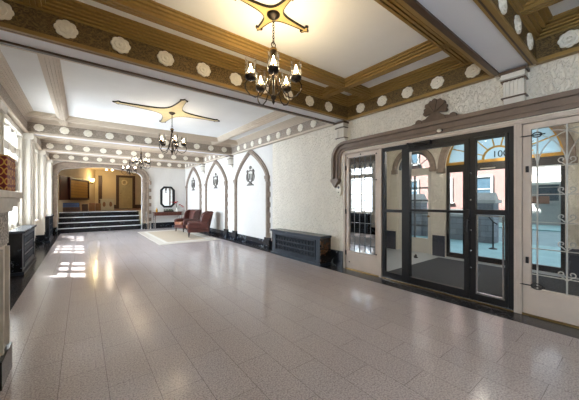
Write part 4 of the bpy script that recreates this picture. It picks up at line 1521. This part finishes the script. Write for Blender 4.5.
def chandelier(loc, face, label):
    t = thing('chandelier', label, 'chandelier', loc, 0, 'five-light chandeliers down the middle of the hall')
    MB().lathe([(0.075, 0), (0.075, -0.012), (0.06, -0.03), (0.03, -0.05), (0.012, -0.06)], n=20).build('canopy', 'bronze', t, smooth=True)
    m = MB()
    z = -0.06
    k = 0
    while z > -0.33:
        ring = [(0.012 * cos(2 * pi * q / 8) if k % 2 == 0 else 0, 0.012 * cos(2 * pi * q / 8) if k % 2 else 0, z - 0.018 + 0.02 * sin(2 * pi * q / 8)) for q in range(8)]
        m.tube(ring, 0.0035, 5, closed=True)
        z -= 0.03; k += 1
    m.build('chain', 'bronze', t)
    MB().tube([(0.028 * cos(2 * pi * q / 12), 0, -0.345 + 0.028 * sin(2 * pi * q / 12)) for q in range(12)], 0.005, 6, closed=True).build('hanging_ring', 'bronze', t)
    MB().lathe([(0.01, -0.37), (0.035, -0.385), (0.038, -0.42), (0.022, -0.44), (0.03, -0.46), (0.014, -0.49), (0.014, -0.9), (0.03, -0.92), (0.03, -0.95), (0.012, -0.97), (0.018, -0.99), (0.002, -1.02)], n=14).build('stem', 'bronze', t, smooth=True)
    MB().lathe([(0.018, -0.385), (0.041, -0.395), (0.041, -0.41), (0.018, -0.42)], n=14).build('collar', 'brass', t)
    arm0 = None
    for q in range(5):
        a = face + 2 * pi * q / 5
        ca, sa = cos(a), sin(a)
        def P(r, z): return (r * ca, r * sa, z)
        m = MB()
        m.tube([P(0.02, -0.50), P(0.035, -0.62), P(0.06, -0.74), P(0.10, -0.86), P(0.15, -0.94), P(0.21, -0.965), P(0.27, -0.945), P(0.315, -0.895), P(0.325, -0.835), P(0.30, -0.79), P(0.262, -0.785)], 0.0075, 6)
        m.tube([P(0.02, -0.92), P(0.06, -0.90), P(0.09, -0.86), P(0.085, -0.82), P(0.06, -0.825)], 0.006, 6)
        m.tube([P(0.262, -0.80), P(0.262, -0.765)], 0.008, 6)
        am = m.build('arm', 'bronze', t)
        cx_, cy_ = 0.262 * ca, 0.262 * sa
        MB().lathe([(0.02, -0.785), (0.05, -0.775), (0.058, -0.76), (0.062, -0.74), (0.056, -0.73)], c=(cx_, cy_, 0), n=16).build('cup', 'bronze', am, smooth=False)
        g = MB()
        n = 20
        r0 = 0.06
        lo = [g.bm.verts.new((cx_ + r0 * cos(2 * pi * k / n), cy_ + r0 * sin(2 * pi * k / n), -0.73)) for k in range(n)]
        hi = [g.bm.verts.new((cx_ + r0 * cos(2 * pi * k / n), cy_ + r0 * sin(2 * pi * k / n), -0.545)) for k in range(n)]
        for k in range(n):
            g.bm.faces.new([lo[k], lo[(k + 1) % n], hi[(k + 1) % n], hi[k]])
        go = g.build('glass_shade', 'shade', am, smooth=True)
        MB().lathe([(0.014, -0.735), (0.014, -0.69)], c=(cx_, cy_, 0), n=10).build('candle_sleeve', 'brass', am)
        MB().lathe([(0.009, -0.69), (0.018, -0.665), (0.017, -0.65), (0.007, -0.615), (0.002, -0.60)], c=(cx_, cy_, 0), n=12).build('bulb', 'bulb', am, smooth=True)
        lt = point('bulb_light', (cx_, cy_, -0.63), CH_P, (1.0, 0.77, 0.44), 0.03, t)
    return t


CH_P = 6.5
face = atan2(-2.55, -1.72)
c0 = chandelier((1.72, 2.55, ZC - 0.022), face, 'nearest bronze chandelier, hanging from the small gold star in the near bay')
soften(dup(c0, (1.72, 6.90, ZC - 0.022), 0.6, 'second bronze chandelier, hanging from the large cream star medallion'), 2.6, (1.0, 0.84, 0.62))
soften(dup(c0, (1.72, 11.22, ZC), 1.1, 'third bronze chandelier, beyond the second carved beam, upper of the far pair'), 2.6, (1.0, 0.84, 0.62))
soften(dup(c0, (1.72, 14.15, ZC), 0.2, 'farthest bronze chandelier, hanging in front of the alcove arch, lowest in the picture'), 2.6, (1.0, 0.84, 0.62))
